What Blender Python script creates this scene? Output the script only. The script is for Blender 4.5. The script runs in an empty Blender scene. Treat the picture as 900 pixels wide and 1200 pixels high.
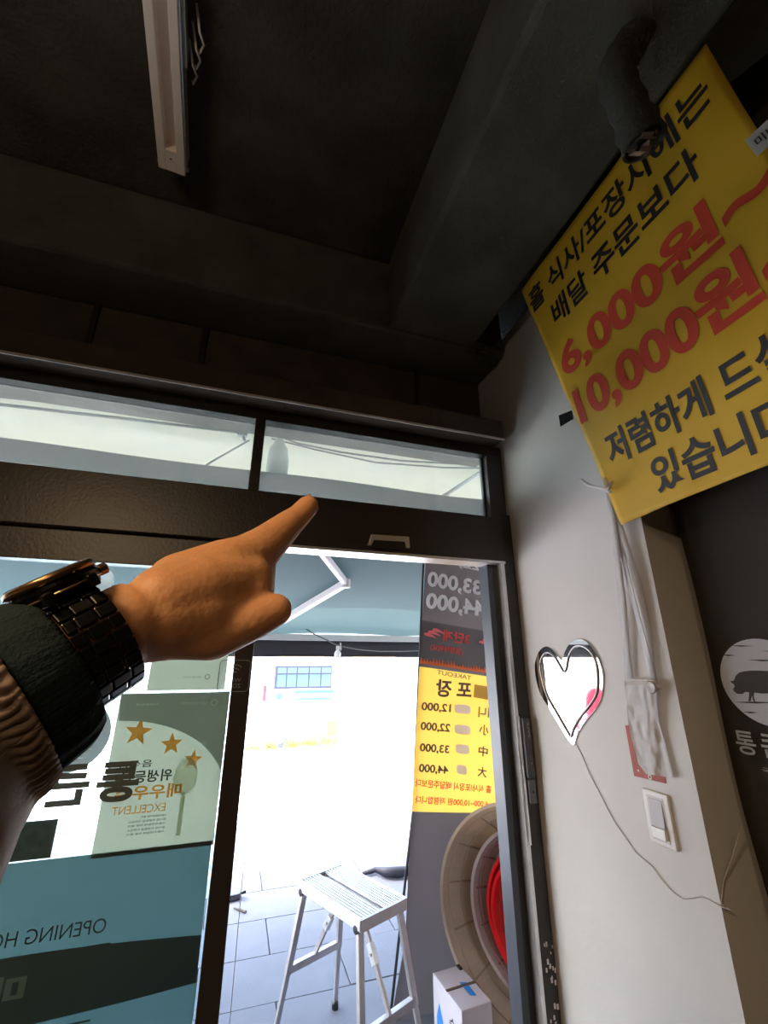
import bpy, bmesh, math, random
from mathutils import Vector, Matrix, noise
random.seed(7)
C = bpy.context.scene.collection
R = math.radians
# ---------------------------------------------------------------- camera, world, sun, lights, exposure
F, PITCH, YAW, CH = 505.0, R(19.2), R(18.1), 1.7
fw = Vector((math.sin(YAW)*math.cos(PITCH), math.cos(YAW)*math.cos(PITCH), math.sin(PITCH)))
rt = Vector((math.cos(YAW), -math.sin(YAW), 0)); up = rt.cross(fw)
EYE = Vector((0, 0, CH))
cd = bpy.data.cameras.new('camera'); cam = bpy.data.objects.new('camera', cd); C.objects.link(cam)
M = Matrix((rt, up, -fw)).transposed().to_4x4(); M.translation = EYE
cam.matrix_world = M
cd.sensor_fit = 'VERTICAL'; cd.sensor_height = 24; cd.lens = 24*F/1200; cd.clip_start = 0.02; cd.clip_end = 500
sc = bpy.context.scene; sc.camera = cam
sc.view_settings.view_transform = 'Standard'; sc.view_settings.look = 'None'
sc.view_settings.exposure = 1.15; sc.view_settings.gamma = 1; sc.view_settings.use_curve_mapping = False
sc.cycles.use_denoising = True; sc.cycles.max_bounces = 10; sc.cycles.diffuse_bounces = 5
sc.cycles.transparent_max_bounces = 16; sc.cycles.sample_clamp_indirect = 6; sc.cycles.caustics_reflective = False; sc.cycles.caustics_refractive = False

w = bpy.data.worlds.new('sky'); sc.world = w; w.use_nodes = True
nt = w.node_tree; bg = nt.nodes['Background']
sk = nt.nodes.new('ShaderNodeTexSky'); sk.sky_type = 'NISHITA'; sk.sun_disc = False
sk.sun_elevation = R(58); sk.sun_rotation = R(-75); sk.air_density = 1.2; sk.dust_density = 3; sk.ozone_density = 1
nt.links.new(sk.outputs[0], bg.inputs[0]); bg.inputs[1].default_value = 0.95
sl = bpy.data.lights.new('sun', 'SUN'); sl.energy = 9; sl.angle = R(0.6); sl.color = (1, .96, .9)
so = bpy.data.objects.new('sun', sl); C.objects.link(so)
so.rotation_euler = Vector((-.62, -.10, 1.1)).to_track_quat('Z', 'Y').to_euler()
def area(name, loc, rot, sx, sy, e, col):
    l = bpy.data.lights.new(name, 'AREA'); l.shape = 'RECTANGLE'; l.size = sx; l.size_y = sy; l.energy = e; l.color = col
    o = bpy.data.objects.new(name, l); C.objects.link(o); o.location = loc; o.rotation_euler = rot; return o
# warm room light: an unseen lamp deep inside, plus a pair added near the hand
area('room_light', (-1.1, -.35, 2.7), (0, 0, 0), .5, .3, 15, (1, .70, .40))  # unseen lamp put close by so that warm light reaches the hand
area('room_light', (-1.1, -.35, 2.74), (math.pi, 0, 0), .5, .3, 5, (1, .78, .55))  # added upward light, brightens the ceiling batten and the black ceiling
area('room_light', (-1.2, -2.6, 3.3), (0, 0, 0), 1.2, .5, 16, (1, .74, .46))

# ---------------------------------------------------------------- helpers
def cs(x, y, d):                       # picture position and depth to a world point
    return EYE + (fw*F + rt*(x-450) - up*(y-600))*(d/F)
def on(x, y, ax, v):                   # the point of a wall or floor plane seen at a picture position
    r = fw*F + rt*(x-450) - up*(y-600); return EYE + r*((v-EYE[ax])/r[ax])
def cdir(a, b, c): return rt*a + up*b + fw*c

class MB:
    def __init__(s): s.v = []; s.f = []; s.marks = []
    def add(s, vs, fs):
        n = len(s.v); k = len(s.f); s.v += [tuple(p) for p in vs]; s.f += [tuple(i+n for i in f) for f in fs]; s.marks.append((n, len(s.v), k, len(s.f))); return s
    def each(s, name, mat, parent=None):
        out = []
        for (v0, v1, f0, f1) in s.marks:
            m = MB(); m.v = s.v[v0:v1]; m.f = [tuple(i-v0 for i in f) for f in s.f[f0:f1]]; out.append(m.build(name, mat, parent))
        return out
    def box(s, a, b, bev=0):
        x0, y0, z0 = a; x1, y1, z1 = b
        vs = [(x, y, z) for x in (x0, x1) for y in (y0, y1) for z in (z0, z1)]
        return s.add(vs, [(0,1,3,2),(4,6,7,5),(0,4,5,1),(2,3,7,6),(0,2,6,4),(1,5,7,3)])
    def obox(s, c, X, Y, Z):           # centre and three half-axis vectors
        c = Vector(c); vs = [c+X*i+Y*j+Z*k for i in (-1,1) for j in (-1,1) for k in (-1,1)]
        return s.add(vs, [(0,1,3,2),(4,6,7,5),(0,4,5,1),(2,3,7,6),(0,2,6,4),(1,5,7,3)])
    def bar(s, a, b, wd, th, hint=(0, 0, 1)):
        a = Vector(a); b = Vector(b); d = (b-a); L = d.length; d.normalize()
        h = Vector(hint); x = d.cross(h)
        if x.length < 1e-3: x = d.cross(Vector((1, 0, 0)))
        x.normalize(); y = x.cross(d)
        return s.obox((a+b)/2, x*wd/2, y*th/2, d*L/2)
    def tube(s, pts, r, n=8, cap=True):
        pts = [Vector(p) for p in pts]; rs = r if isinstance(r, (list, tuple)) else [r]*len(pts)
        base = len(s.v); ref = None
        for i, p in enumerate(pts):
            t = (pts[min(i+1, len(pts)-1)]-pts[max(i-1, 0)]).normalized()
            if ref is None: ref = t.cross(Vector((.3, .2, 1))).normalized()
            ref = (ref - t*ref.dot(t)).normalized(); b = t.cross(ref)
            for k in range(n):
                a = 2*math.pi*k/n; s.v.append(tuple(p+(ref*math.cos(a)+b*math.sin(a))*rs[i]))
        for i in range(len(pts)-1):
            for k in range(n):
                a = base+i*n+k; b2 = base+i*n+(k+1) % n; s.f.append((a, b2, b2+n, a+n))
        if cap:
            s.f.append(tuple(base+k for k in range(n))[::-1]); e = base+(len(pts)-1)*n; s.f.append(tuple(e+k for k in range(n)))
        return s
    def lathe(s, O, A, prof, n=48, closed=False):   # profile of (radius, height along A)
        O = Vector(O); A = Vector(A).normalized(); X = A.orthogonal().normalized(); Y = A.cross(X); base = len(s.v); m = len(prof)
        for k in range(n):
            a = 2*math.pi*k/n
            for r, h in prof: s.v.append(tuple(O+A*h+(X*math.cos(a)+Y*math.sin(a))*r))
        for k in range(n):
            for i in range(m if closed else m-1):
                j = (i+1) % m; k2 = (k+1) % n
                s.f.append((base+k*m+i, base+k*m+j, base+k2*m+j, base+k2*m+i))
        return s
    def prism(s, pts, d):              # outline of points, thickness vector d
        pts = [Vector(p) for p in pts]; d = Vector(d); n = len(pts)
        return s.add(pts+[p+d for p in pts], [tuple(range(n))[::-1], tuple(range(n, 2*n))]+[(i, (i+1) % n, (i+1) % n+n, i+n) for i in range(n)])
    def grid(s, fn, nu, nv):
        vs = [fn(i/nu, j/nv) for j in range(nv+1) for i in range(nu+1)]; W = nu+1
        return s.add(vs, [(j*W+i, j*W+i+1, (j+1)*W+i+1, (j+1)*W+i) for j in range(nv) for i in range(nu)])
    def build(s, name, mat, parent=None, smooth=False, bevel=0, solid=0, sub=0):
        me = bpy.data.meshes.new(name); me.from_pydata(s.v, [], s.f); me.update()
        bm = bmesh.new(); bm.from_mesh(me); bmesh.ops.recalc_face_normals(bm, faces=bm.faces); bm.to_mesh(me); bm.free()
        if mat: me.materials.append(mat)
        o = bpy.data.objects.new(name, me); C.objects.link(o)
        if smooth:
            for p in me.polygons: p.use_smooth = True
        if solid:
            q = o.modifiers.new('s', 'SOLIDIFY'); q.thickness = solid; q.offset = 0
        if bevel:
            q = o.modifiers.new('b', 'BEVEL'); q.width = bevel; q.segments = 2; q.limit_method = 'ANGLE'
        if sub:
            q = o.modifiers.new('u', 'SUBSURF'); q.levels = sub; q.render_levels = sub
        if parent: o.parent = parent; o.matrix_parent_inverse = parent.matrix_world.inverted()
        return o
def empty(name, loc, label, cat, group=None, kind=None):
    o = bpy.data.objects.new(name, None); C.objects.link(o); o.location = loc; o.matrix_world = Matrix.Translation(loc); o.empty_display_size = .05
    tag(o, label, cat, group, kind); return o
def tag(o, label=None, cat=None, group=None, kind=None):
    if label: o['label'] = label
    if cat: o['category'] = cat
    if group: o['group'] = group
    if kind: o['kind'] = kind
    return o
def copy_tree(o, parent=None):
    c = o.copy(); C.objects.link(c)
    if parent: c.parent = parent
    for ch in [x for x in bpy.data.objects if x.parent == o and x != c]: copy_tree(ch, c)
    return c
_tc = {}
def text_data(body, bold):
    k = (body, bold)
    if k not in _tc:
        cu = bpy.data.curves.new('t', 'FONT'); cu.body = body; cu.offset = bold; cu.resolution_u = 6
        o = bpy.data.objects.new('t', cu); C.objects.link(o)
        dg = bpy.context.evaluated_depsgraph_get(); me = bpy.data.meshes.new_from_object(o.evaluated_get(dg))
        vs = [(v.co.x, v.co.y) for v in me.vertices]; fs = [tuple(p.vertices) for p in me.polygons]
        bpy.data.objects.remove(o); bpy.data.curves.remove(cu); bpy.data.meshes.remove(me)
        x0 = min(v[0] for v in vs); x1 = max(v[0] for v in vs); y0 = min(v[1] for v in vs); y1 = max(v[1] for v in vs)
        _tc[k] = ([((x-x0)/(x1-x0), (y-y0)/(y1-y0)) for x, y in vs], fs)
    return _tc[k]
def text(mb, body, A, B, T, bold=.02):   # A left-bottom, B right-bottom, T left-top of the words, world points
    vs, fs = text_data(body, bold); A = Vector(A); U = Vector(B)-A; V = Vector(T)-A
    return mb.add([A+U*x+V*y for x, y in vs], fs)
def disc(mb, c, X, Y, n=32, a0=0, a1=2*math.pi, r0=0):
    c = Vector(c); ps = [c+X*math.cos(a0+(a1-a0)*k/n)+Y*math.sin(a0+(a1-a0)*k/n) for k in range(n+1)]
    if r0:
        qs = [c+(p-c)*r0 for p in ps]; return mb.add(ps+qs, [(i, i+1, n+1+i+1, n+1+i) for i in range(n)])
    return mb.add([c]+ps, [(0, i+1, i+2) for i in range(n)])

# ---------------------------------------------------------------- materials
def srgb(r, g, b):
    f = lambda c: (c/255/12.92) if c/255 <= .04045 else ((c/255+.055)/1.055)**2.4
    return (f(r), f(g), f(b))
_mats = {}
def mat(name, col, rough=.6, metal=0, bump=0, bscale=60, var=0, vscale=6, spec=.5, trans=0, sss=0, stretch=None, emis=0, coat=0):
    if name in _mats: return _mats[name]
    m = bpy.data.materials.new(name); m.use_nodes = True; n = m.node_tree.nodes; L = m.node_tree.links; p = n['Principled BSDF']
    p.inputs['Base Color'].default_value = (*col, 1); p.inputs['Roughness'].default_value = rough; p.inputs['Metallic'].default_value = metal
    p.inputs['Specular IOR Level'].default_value = spec
    if coat: p.inputs['Coat Weight'].default_value = coat
    if sss:
        p.inputs['Subsurface Weight'].default_value = sss; p.inputs['Subsurface Radius'].default_value = (.012, .004, .002); p.inputs['Subsurface Scale'].default_value = 1
    tc = n.new('ShaderNodeTexCoord'); mp = n.new('ShaderNodeMapping'); L.new(tc.outputs['Object'], mp.inputs[0])
    if stretch: mp.inputs['Scale'].default_value = stretch
    if var:
        t = n.new('ShaderNodeTexNoise'); t.inputs['Scale'].default_value = vscale; t.inputs['Detail'].default_value = 6; L.new(mp.outputs[0], t.inputs[0])
        r = n.new('ShaderNodeValToRGB'); r.color_ramp.elements[0].position = .3; r.color_ramp.elements[1].position = .7
        r.color_ramp.elements[0].color = (*[c*(1-var) for c in col], 1); r.color_ramp.elements[1].color = (*[min(1, c*(1+var)) for c in col], 1)
        L.new(t.outputs[0], r.inputs[0]); L.new(r.outputs[0], p.inputs['Base Color'])
    if bump:
        t = n.new('ShaderNodeTexNoise'); t.inputs['Scale'].default_value = bscale; t.inputs['Detail'].default_value = 5; L.new(mp.outputs[0], t.inputs[0])
        b = n.new('ShaderNodeBump'); b.inputs['Strength'].default_value = bump; b.inputs['Distance'].default_value = .01
        L.new(t.outputs[0], b.inputs['Height']); L.new(b.outputs[0], p.inputs['Normal'])
    if trans:
        tr = n.new('ShaderNodeBsdfTranslucent'); tr.inputs[0].default_value = (*col, 1); mx = n.new('ShaderNodeMixShader'); mx.inputs[0].default_value = trans
        L.new(p.outputs[0], mx.inputs[1]); L.new(tr.outputs[0], mx.inputs[2]); L.new(mx.outputs[0], n['Material Output'].inputs[0])
    _mats[name] = m; return m
def glass(name, tint=(1, 1, 1), haze=0, hazecol=(.8, .82, .82), gloss=1, nscale=3):
    m = bpy.data.materials.new(name); m.use_nodes = True; n = m.node_tree.nodes; L = m.node_tree.links; n.remove(n['Principled BSDF'])
    t = n.new('ShaderNodeBsdfTransparent'); t.inputs[0].default_value = (*tint, 1)
    g = n.new('ShaderNodeBsdfGlossy'); g.inputs['Roughness'].default_value = .02; fr = n.new('ShaderNodeFresnel'); fr.inputs[0].default_value = 1.45
    mul = n.new('ShaderNodeMath'); mul.operation = 'MULTIPLY'; mul.inputs[1].default_value = gloss; L.new(fr.outputs[0], mul.inputs[0])
    mx = n.new('ShaderNodeMixShader'); L.new(mul.outputs[0], mx.inputs[0]); L.new(t.outputs[0], mx.inputs[1]); L.new(g.outputs[0], mx.inputs[2]); out = mx
    if haze:
        d = n.new('ShaderNodeBsdfTranslucent'); d.inputs[0].default_value = (*hazecol, 1); d2 = n.new('ShaderNodeBsdfDiffuse'); d2.inputs[0].default_value = (*hazecol, 1)
        dm = n.new('ShaderNodeMixShader'); dm.inputs[0].default_value = .35; L.new(d.outputs[0], dm.inputs[1]); L.new(d2.outputs[0], dm.inputs[2])
        tx = n.new('ShaderNodeTexNoise'); tx.inputs['Scale'].default_value = nscale; tx.inputs['Detail'].default_value = 8
        tcn = n.new('ShaderNodeTexCoord'); mpn = n.new('ShaderNodeMapping'); mpn.inputs['Scale'].default_value = (1, 1, 3); L.new(tcn.outputs['Object'], mpn.inputs[0]); L.new(mpn.outputs[0], tx.inputs[0])
        mr = n.new('ShaderNodeMapRange'); mr.inputs[1].default_value = .3; mr.inputs[2].default_value = .7; mr.inputs[3].default_value = haze*.75; mr.inputs[4].default_value = min(1, haze*1.2)
        L.new(tx.outputs[0], mr.inputs[0]); m2 = n.new('ShaderNodeMixShader'); L.new(mr.outputs[0], m2.inputs[0]); L.new(mx.outputs[0], m2.inputs[1]); L.new(dm.outputs[0], m2.inputs[2]); out = m2
    L.new(out.outputs[0], n['Material Output'].inputs[0]); return m

BLACK_CEIL = mat('sprayed_black_ceiling', (.050, .048, .038), .95, bump=.9, bscale=70, var=.35, vscale=5)
BEAM = mat('painted_dark_beam', (.085, .083, .066), .9, bump=.5, bscale=120, var=.3, vscale=4)
PANEL = mat('dark_brown_panel', (.085, .063, .048), .8, bump=.3, bscale=60, var=.25)
WALL = mat('white_wall_paint', (.66, .635, .625), .7, bump=.08, bscale=30, var=.04, vscale=3)
BROWNW = mat('brown_wall_paint', (.05, .035, .022), .8, bump=.2, bscale=40, var=.2)
FRAME = mat('dark_brown_aluminium', (.030, .022, .020), .38, bump=.1, bscale=100, var=.15)
ALU = mat('brushed_aluminium', (.72, .70, .70), .35, metal=.85, bump=.1, bscale=200, var=.08, vscale=20)
ALUG = mat('grey_anodised', (.06, .065, .08), .4, metal=.2, var=.1)
FLOORM = mat('dark_floor', (.12, .10, .08), .6, var=.2)
BLACKP = mat('black_plastic', (.015, .015, .016), .35)
WHITEP = mat('white_plastic', (.75, .72, .70), .4, var=.04)

# ---------------------------------------------------------------- room shell
def struct(o): o['kind'] = 'structure'; return o
XR = 1.25; YD = 1.8
struct(MB().box((-3.2, -4, -.12), (1.8, 1.78, 0)).build('floor', FLOORM))
struct(MB().box((-3.2, -4, 3.75), (1.8, 2.1, 3.9)).build('ceiling', BLACK_CEIL))
struct(MB().box((-3.2, -4.1, 0), (1.8, -4, 3.75)).build('wall_back', BROWNW))
struct(MB().box((-3.3, -4, 0), (-3.2, 1.9, 3.75)).build('wall_left', BROWNW))
wr = struct(MB().box((XR, 1.04, 0), (1.9, 1.86, 2.79)).build('wall_right', WALL))
struct(MB().box((XR, 1.04, 2.79), (1.9, 1.96, 3.42)).build('wall_right.002', WALL))
struct(MB().box((1.46, -4, 0), (1.9, 1.04, 3.75)).build('wall_right_recess', BROWNW)); bpy.data.objects['wall_right_recess'].name = 'wall_right.001'
struct(MB().box((XR+.05, 1.04, 3.42), (1.9, 1.96, 3.75)).build('trim_1', BLACK_CEIL))
def wavy_box(a, b, amp, step):          # beam with an uneven sprayed surface
    mb = MB(); mb.box(a, b); return mb
bf = struct(wavy_box((-3.2, 1.67, 3.3), (XR, 1.97, 3.75), .01, .1).build('trim_2', BEAM, bevel=.02))
br = struct(wavy_box((.57, -4, 3.3), (1.05, 1.67, 3.75), .01, .1).build('trim_3', BEAM, bevel=.02))
# broken plaster at the beam's end
mb = MB()
for k in range(9):
    c = Vector((1.03+random.uniform(0, .17), 1.66+random.uniform(-.02, .02), 3.30+random.uniform(-.015, .05)))
    mb.obox(c, Vector((.03, .01, 0))*random.uniform(.5, 1.3), Vector((0, .02, .01)), Vector((.005, 0, .02)))
mb.build('broken_plaster', BEAM, bf)['kind'] = 'stuff'
struct(MB().box((-3.2, 1.96, 2.80), (XR, 2.06, 3.32)).build('wall_front', PANEL))
struct(MB().box((-3.2, 1.70, 2.795), (1.212, 1.955, 2.905)).build('trim_4', PANEL, bevel=.004))
tl = struct(MB().box((-3.2, 1.694, 2.786), (1.212, 1.700, 2.797)).build('trim_5', WHITEP))
for i, (px, py0, py1) in enumerate([(105, 395, 428), (487, 425, 478), (236, 420, 448)]):
    p0 = on(px, py0, 1, 1.955); mb = MB().box((p0.x-.012, 1.945, 2.91), (p0.x+.012, 1.955, 3.30)); mb.build('batten', FRAME, bpy.data.objects['wall_front'])
# facade outside above and beside the door
struct(MB().box((1.9, 1.82, 0), (4.2, 1.86, 3.9)).build('wall_front.001', mat('outer_render', (.45, .42, .38), .9, bump=.3, var=.1)))
struct(MB().box((-3.3, 1.90, 2.80), (1.3, 1.96, 3.0)).build('trim_6', PANEL))

# ---------------------------------------------------------------- transom windows, header and jambs
w1 = struct(MB().box((-3.2, 1.79, 2.737), (XR-.003, 1.86, 2.795)).build('window_1', FRAME, bevel=.002))
MB().box((-.022, 1.785, 2.38), (.022, 1.86, 2.737)).build('mullion', FRAME, w1, bevel=.003)
MB().box((1.155, 1.79, 2.38), (XR-.003, 1.86, 2.737)).build('window_stile', FRAME, w1, bevel=.003)
MB().box((1.145, 1.83, 2.385), (1.158, 1.85, 2.735)).build('glazing_bead', ALUG, w1)
MB().box((-3.2, 1.838, 2.38), (-.022, 1.844, 2.737)).build('pane', None, w1).data.materials.append(glass('dusty_transom_glass', (.84, .88, .86), .13, (.78, .78, .72), .5))
MB().box((.022, 1.838, 2.38), (1.146, 1.844, 2.737)).build('pane', None, w1).data.materials.append(bpy.data.materials['dusty_transom_glass'])
for x in (-1.2,):
    MB().box((x-.02, 1.785, 2.38), (x+.02, 1.86, 2.737)).build('mullion', FRAME, w1)
hd = struct(MB().box((-3.2, 1.755, 2.158), (1.19, 1.87, 2.38)).build('trim_7', FRAME, bevel=.004))
MB().box((.066, 1.757, 2.146), (1.19, 1.86, 2.158)).build('track', ALU, hd)
# right jamb, built of channel profiles
dj = struct(MB().box((1.185, 1.76, 0), (1.243, 1.86, 2.40)).build('door_2', mat('chipped_black_frame', (.022, .021, .020), .5, bump=.3, bscale=40, var=.4, vscale=14), bevel=.003))
MB().box((1.168, 1.758, 0), (1.183, 1.80, 2.158)).build('trim_strip', ALU, dj)
MB().box((1.142, 1.80, 0), (1.168, 1.86, 2.158)).build('channel', BLACKP, dj)
MB().box((1.112, 1.80, 0), (1.142, 1.88, 2.150)).build('post', ALUG, dj, bevel=.002)
mb = MB()
for k in range(26):
    z = random.uniform(.4, .75); x = random.uniform(1.2, 1.24); s = random.uniform(.001, .004); mb.box((x-s, 1.758, z-s*2), (x+s, 1.7605, z+s*2))
mb.build('paint_chip', WHITEP, dj)['kind'] = 'stuff'
# header sensor
s = empty('door_sensor', on(455, 635, 1, 1.755), 'small silver framed motion sensor set in the black header above the doorway', 'sensor')
q = [on(x, y, 1, 1.755) for x, y in ((430, 640), (434, 627), (478, 630), (479, 643))]
MB().prism(q, (0, -.018, 0)).build('housing', ALU, s, bevel=.003)
q2 = [on(x, y, 1, 1.736) for x, y in ((434, 641), (438, 633), (474, 635), (476, 644))]
MB().prism(q2, (0, -.004, 0)).build('lens', BLACKP, s)
# latch on the jamb
s = empty('door_closer_box', (1.215, 1.755, 1.37), 'narrow black lock box with grey lettering screwed to the right door jamb', 'lock')
MB().box((1.187, 1.735, 1.25), (1.222, 1.757, 1.475)).build('body', mat('dark_grey_plastic', (.05, .05, .055), .4), s, bevel=.003)
MB().box((1.190, 1.742, 1.16), (1.224, 1.757, 1.245)).build('plate', mat('grey_steel', (.12, .12, .13), .4, metal=.6), s, bevel=.002)
MB().lathe((1.208, 1.742, 1.20), (0, -1, 0), [(0, .002), (.004, .002), (.005, 0)], 12).build('screw', BLACKP, s)
mb = MB(); text(mb, 'SAFE', (1.214, 1.7335, 1.40), (1.214, 1.7335, 1.46), (1.204, 1.7335, 1.40)); text(mb, 'A', (1.214, 1.7335, 1.30), (1.214, 1.7335, 1.31), (1.204, 1.7335, 1.30))
mb.each('lettering', mat('grey_print', (.3, .3, .32), .6), s)
MB().box((1.176, 1.75, 1.02), (1.183, 1.757, 1.48)).build('edge_strip', ALU, s)

# ---------------------------------------------------------------- sliding door leaf with its glass
dl = struct(MB().box((-.003, 1.80, 0.02), (.064, 1.845, 2.15)).build('door_1', FRAME, bevel=.003))
MB().box((-2.9, 1.785, 2.042), (.064, 1.845, 2.159)).build('top_rail', FRAME, dl, bevel=.003)
MB().box((-2.9, 1.79, .02), (-.003, 1.84, .16)).build('bottom_rail', FRAME, dl, bevel=.003)
MB().box((-1.15, 1.79, .16), (-1.08, 1.84, 2.042)).build('stile', FRAME, dl, bevel=.003)
MB().box((-2.9, 1.82, .16), (-.003, 1.827, 2.042)).build('pane', glass('door_glass', (.86, .95, .96), .05, (.7, .8, .8), .6), dl)
MB().box((.098, 1.84, .02), (.100, 1.85, 1.35)).build('seal', mat('grey_seal', (.25, .25, .27), .6), dl)
GY = 1.832
FILM = mat('teal_frosted_film', (.30, .43, .45), .7, trans=.55, var=.03, vscale=2)
FILMB = mat('dark_print_band', (.05, .085, .085), .7, trans=.4)
INK = mat('dark_grey_print', (.06, .065, .065), .7, trans=.2)
s = empty('window_film', (-.5, GY, .6), 'teal frosted film with opening hours on the lower half of the sliding door glass', 'window film')
MB().box((-2.9, GY, .165), (-.012, GY+.001, 1.131)).build('film', FILM, s)
def bandz(x): return .885+.012*math.sin((x+.9)*3)
mb = MB().grid(lambda u, v: (-1.07+u*1.058, GY-.0012, (.765-.02*math.sin(u*3.1))*(1-v)+v*(.88+.025*math.sin(u*3.1))), 30, 1); mb.build('printed_band', FILMB, s)
mb = MB()
def gtext(mb, body, ax, ay, bx, by, h, bold=.02, y=GY-.002, lean=0):
    A = on(ax, ay, 1, y); B = on(bx, by, 1, y); B.z = A.z+(B.z-A.z)*1.0
    T = A+Vector((0, 0, 1))*h; text(mb, body, A, B, T, bold)
z = .928
text(mb, 'OPENING HOURS', (-.29, GY-.002, z), (-.67, GY-.002, z), (-.29, GY-.002, z+.036), .0)
mb.box((-.80, GY-.002, .897), (-.27, GY-.001, .901)); mb.box((-.80, GY-.002, .726), (-.29, GY-.001, .730))
mb.each('lettering', INK, s)
mb = MB(); text(mb, '매일', (-.47, GY-.0025, .79), (-.68, GY-.0025, .79), (-.47, GY-.0025, .865), .03)
mb.build('band_lettering', mat('pale_film_print', (.35, .45, .46), .7, trans=.4), s)

# brand mark on the glass: round emblem and two syllables
s = empty('glass_emblem', (-.45, GY, 1.4), 'grey round emblem and big mirrored syllables stuck on the door glass beside the star certificate', 'decal')
mb = MB(); cc = Vector((-.50, 1.8165, 1.475)); disc(mb, cc, Vector((.128, 0, 0)), Vector((0, 0, .115)), 40, r0=.0)
mb.build('disc', mat('grey_vinyl', (.30, .34, .34), .7, trans=.45), s)
mb = MB()
for (x, zz, ln, h) in ((-.46, 1.43, .09, .012), (-.50, 1.405, .13, .010), (-.45, 1.46, .05, .008), (-.52, 1.55, .1, .012)):
    mb.prism([(x-ln/2, 1.8155, zz), (x, 1.8155, zz+h), (x+ln/2, 1.8155, zz), (x, 1.8155, zz-h)], (0, -.0004, 0))
mb.each('streak', mat('pale_vinyl', (.6, .7, .72), .7, trans=.5), s)
INKG = mat('slate_vinyl', (.10, .125, .12), .7, trans=.1)
for body, x0, x1 in (('통', -.262, -.385), ('큰', -.405, -.53)):
    mb = MB(); text(mb, body, (x0, 1.8155, 1.272), (x1, 1.8155, 1.272), (x0, 1.8155, 1.388), .035); mb.build('letter', INKG, s)

# certificates
def poster(name, quad, label, cat, y=GY):
    o = empty(name, on(*quad[2], 1, y), label, cat); P = [on(px, py, 1, y) for px, py in quad]
    x0 = min(p.x for p in P); x1 = max(p.x for p in P); z0 = min(p.z for p in P); z1 = max(p.z for p in P)
    MB().box((x0, y, z0), (x1, y+.003, z1)).build('board', mat('pale_certificate', (.80, .81, .72), .6, trans=.5), o); return o, x0, x1, z0, z1
o, x0, x1, z0, z1 = poster('certificate', ((142, 813), (268, 815), (250, 990), (110, 1002)), 'pale certificate with three orange stars stuck on the sliding door glass', 'certificate')
yy = GY-.0015; W_ = x1-x0; H_ = z1-z0
GREYC = mat('grey_certificate_print', (.42, .45, .42), .7, trans=.5); ORC = mat('orange_print', (1, .48, .10), .6, trans=.5)
n = 24; cx, cz, rx_, rz_ = x0+W_*.02, z0+H_*.30, W_*1.02, H_*.52
arc = [(x1, yy, z1), (x0, yy, z1)] + [(cx+rx_*math.sin(a), yy, cz+rz_*math.cos(a)) for a in [i/n*math.pi*.5*.86 for i in range(n+1)]]
arc = [p for p in arc if p[0] <= x1+1e-6]; arc.append((x1, yy, arc[-1][2]))
MB().add(arc, [(0, i, i+1) for i in range(1, len(arc)-1)]).build('header_field', GREYC, o)
def star(mb, c, r, rot, y):
    ps = []
    for k in range(10):
        a = rot+k*math.pi/5; q = r if k % 2 == 0 else r*.42; ps.append((c[0]+q*math.sin(a), y, c[1]+q*math.cos(a)))
    mb.add([(c[0], y, c[1])]+ps, [(0, 1+k, 1+(k+1) % 10) for k in range(10)])
for px, py, r, rot in ((162, 858, .045, .1), (201, 872, .037, -.05), (226, 890, .032, .1)):
    p = on(px, py, 1, yy); mb = MB(); star(mb, (p.x, p.z), r, rot, yy); mb.build('star', ORC, o)
mb = MB(); y2 = yy-.0005
def ct(mb, body, xr, xl, zb, h, bold=.02): text(mb, body, (xr, y2, zb), (xl, y2, zb), (xr, y2, zb+h), bold)
ct(mb, '위생등급', x0+W_*.56, x0+W_*.12, z0+H_*.42, .036, .02); ct(mb, '음식점', x0+W_*.37, x0+W_*.10, z0+H_*.515, .022, .01)
for k in range(5): ct(mb, '음식점 위생등급 지정업소' if k % 2 else '식품위생법에 따른 평가', x0+W_*.56, x0+W_*(.25 if k else .35), z0+H_*(.205-k*.024), .006, .005)
mb.each('lettering', mat('green_black_print', (.04, .05, .045), .7), o)
mb = MB(); ct(mb, '매우우수', x0+W_*.66, x0+W_*.10, z0+H_*.315, .042, .03); ct(mb, 'EXCELLENT', x0+W_*.54, x0+W_*.10, z0+H_*.235, .024, .005)
mb.each('lettering', ORC, o)
mb = MB(); disc(mb, (x0+W_*.86, y2, z1-H_*.075), Vector((.013, 0, 0)), Vector((0, 0, .013)), 16, r0=.5); ct(mb, '식품의약품안전처', x0+W_*.80, x0+W_*.55, z1-H_*.085, .009, .01); ct(mb, '위생등급제', x0+W_*.35, x0+W_*.15, z1-H_*.085, .008, .01)
mb.each('lettering', mat('white_print', (.7, .75, .72), .6), o)
mb = MB(); disc(mb, (x0+W_*.68, y2+.0003, z0+H_*.44), Vector((.04, 0, 0)), Vector((0, 0, .055)), 24); mb.box((x0+W_*.66, y2, z0+H_*.08), (x0+W_*.70, y2+.0003, z0+H_*.34))
mb.build('spoon_motif', mat('faint_spoon', (.85, .9, .78), .7, trans=.5), o)
o2, a0, a1, b0, b1 = poster('certificate', ((190, 700), (265, 700), (263, 808), (193, 808)), 'plain pale certificate on the door glass, partly hidden by the hand', 'certificate')
mb = MB(); disc(mb, (a1-.065, yy, b0+.045), Vector((.010, 0, 0)), Vector((0, 0, .010)), 16, r0=.55); ct(mb, '위생관리', a1-.085, a1-.15, b0+.04, .008, .01); mb.each('lettering', GREYC, o2)
o3 = empty('dark_notice', (-.55, GY, 1.17), 'dark blue notice sheet on the door glass below the jacket sleeve', 'notice')
MB().box((-.80, GY-.002, 1.135), (-.475, GY, 1.236)).build('sheet', mat('navy_sheet', (.09, .15, .20), .5, var=.3, vscale=40), o3)
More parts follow.
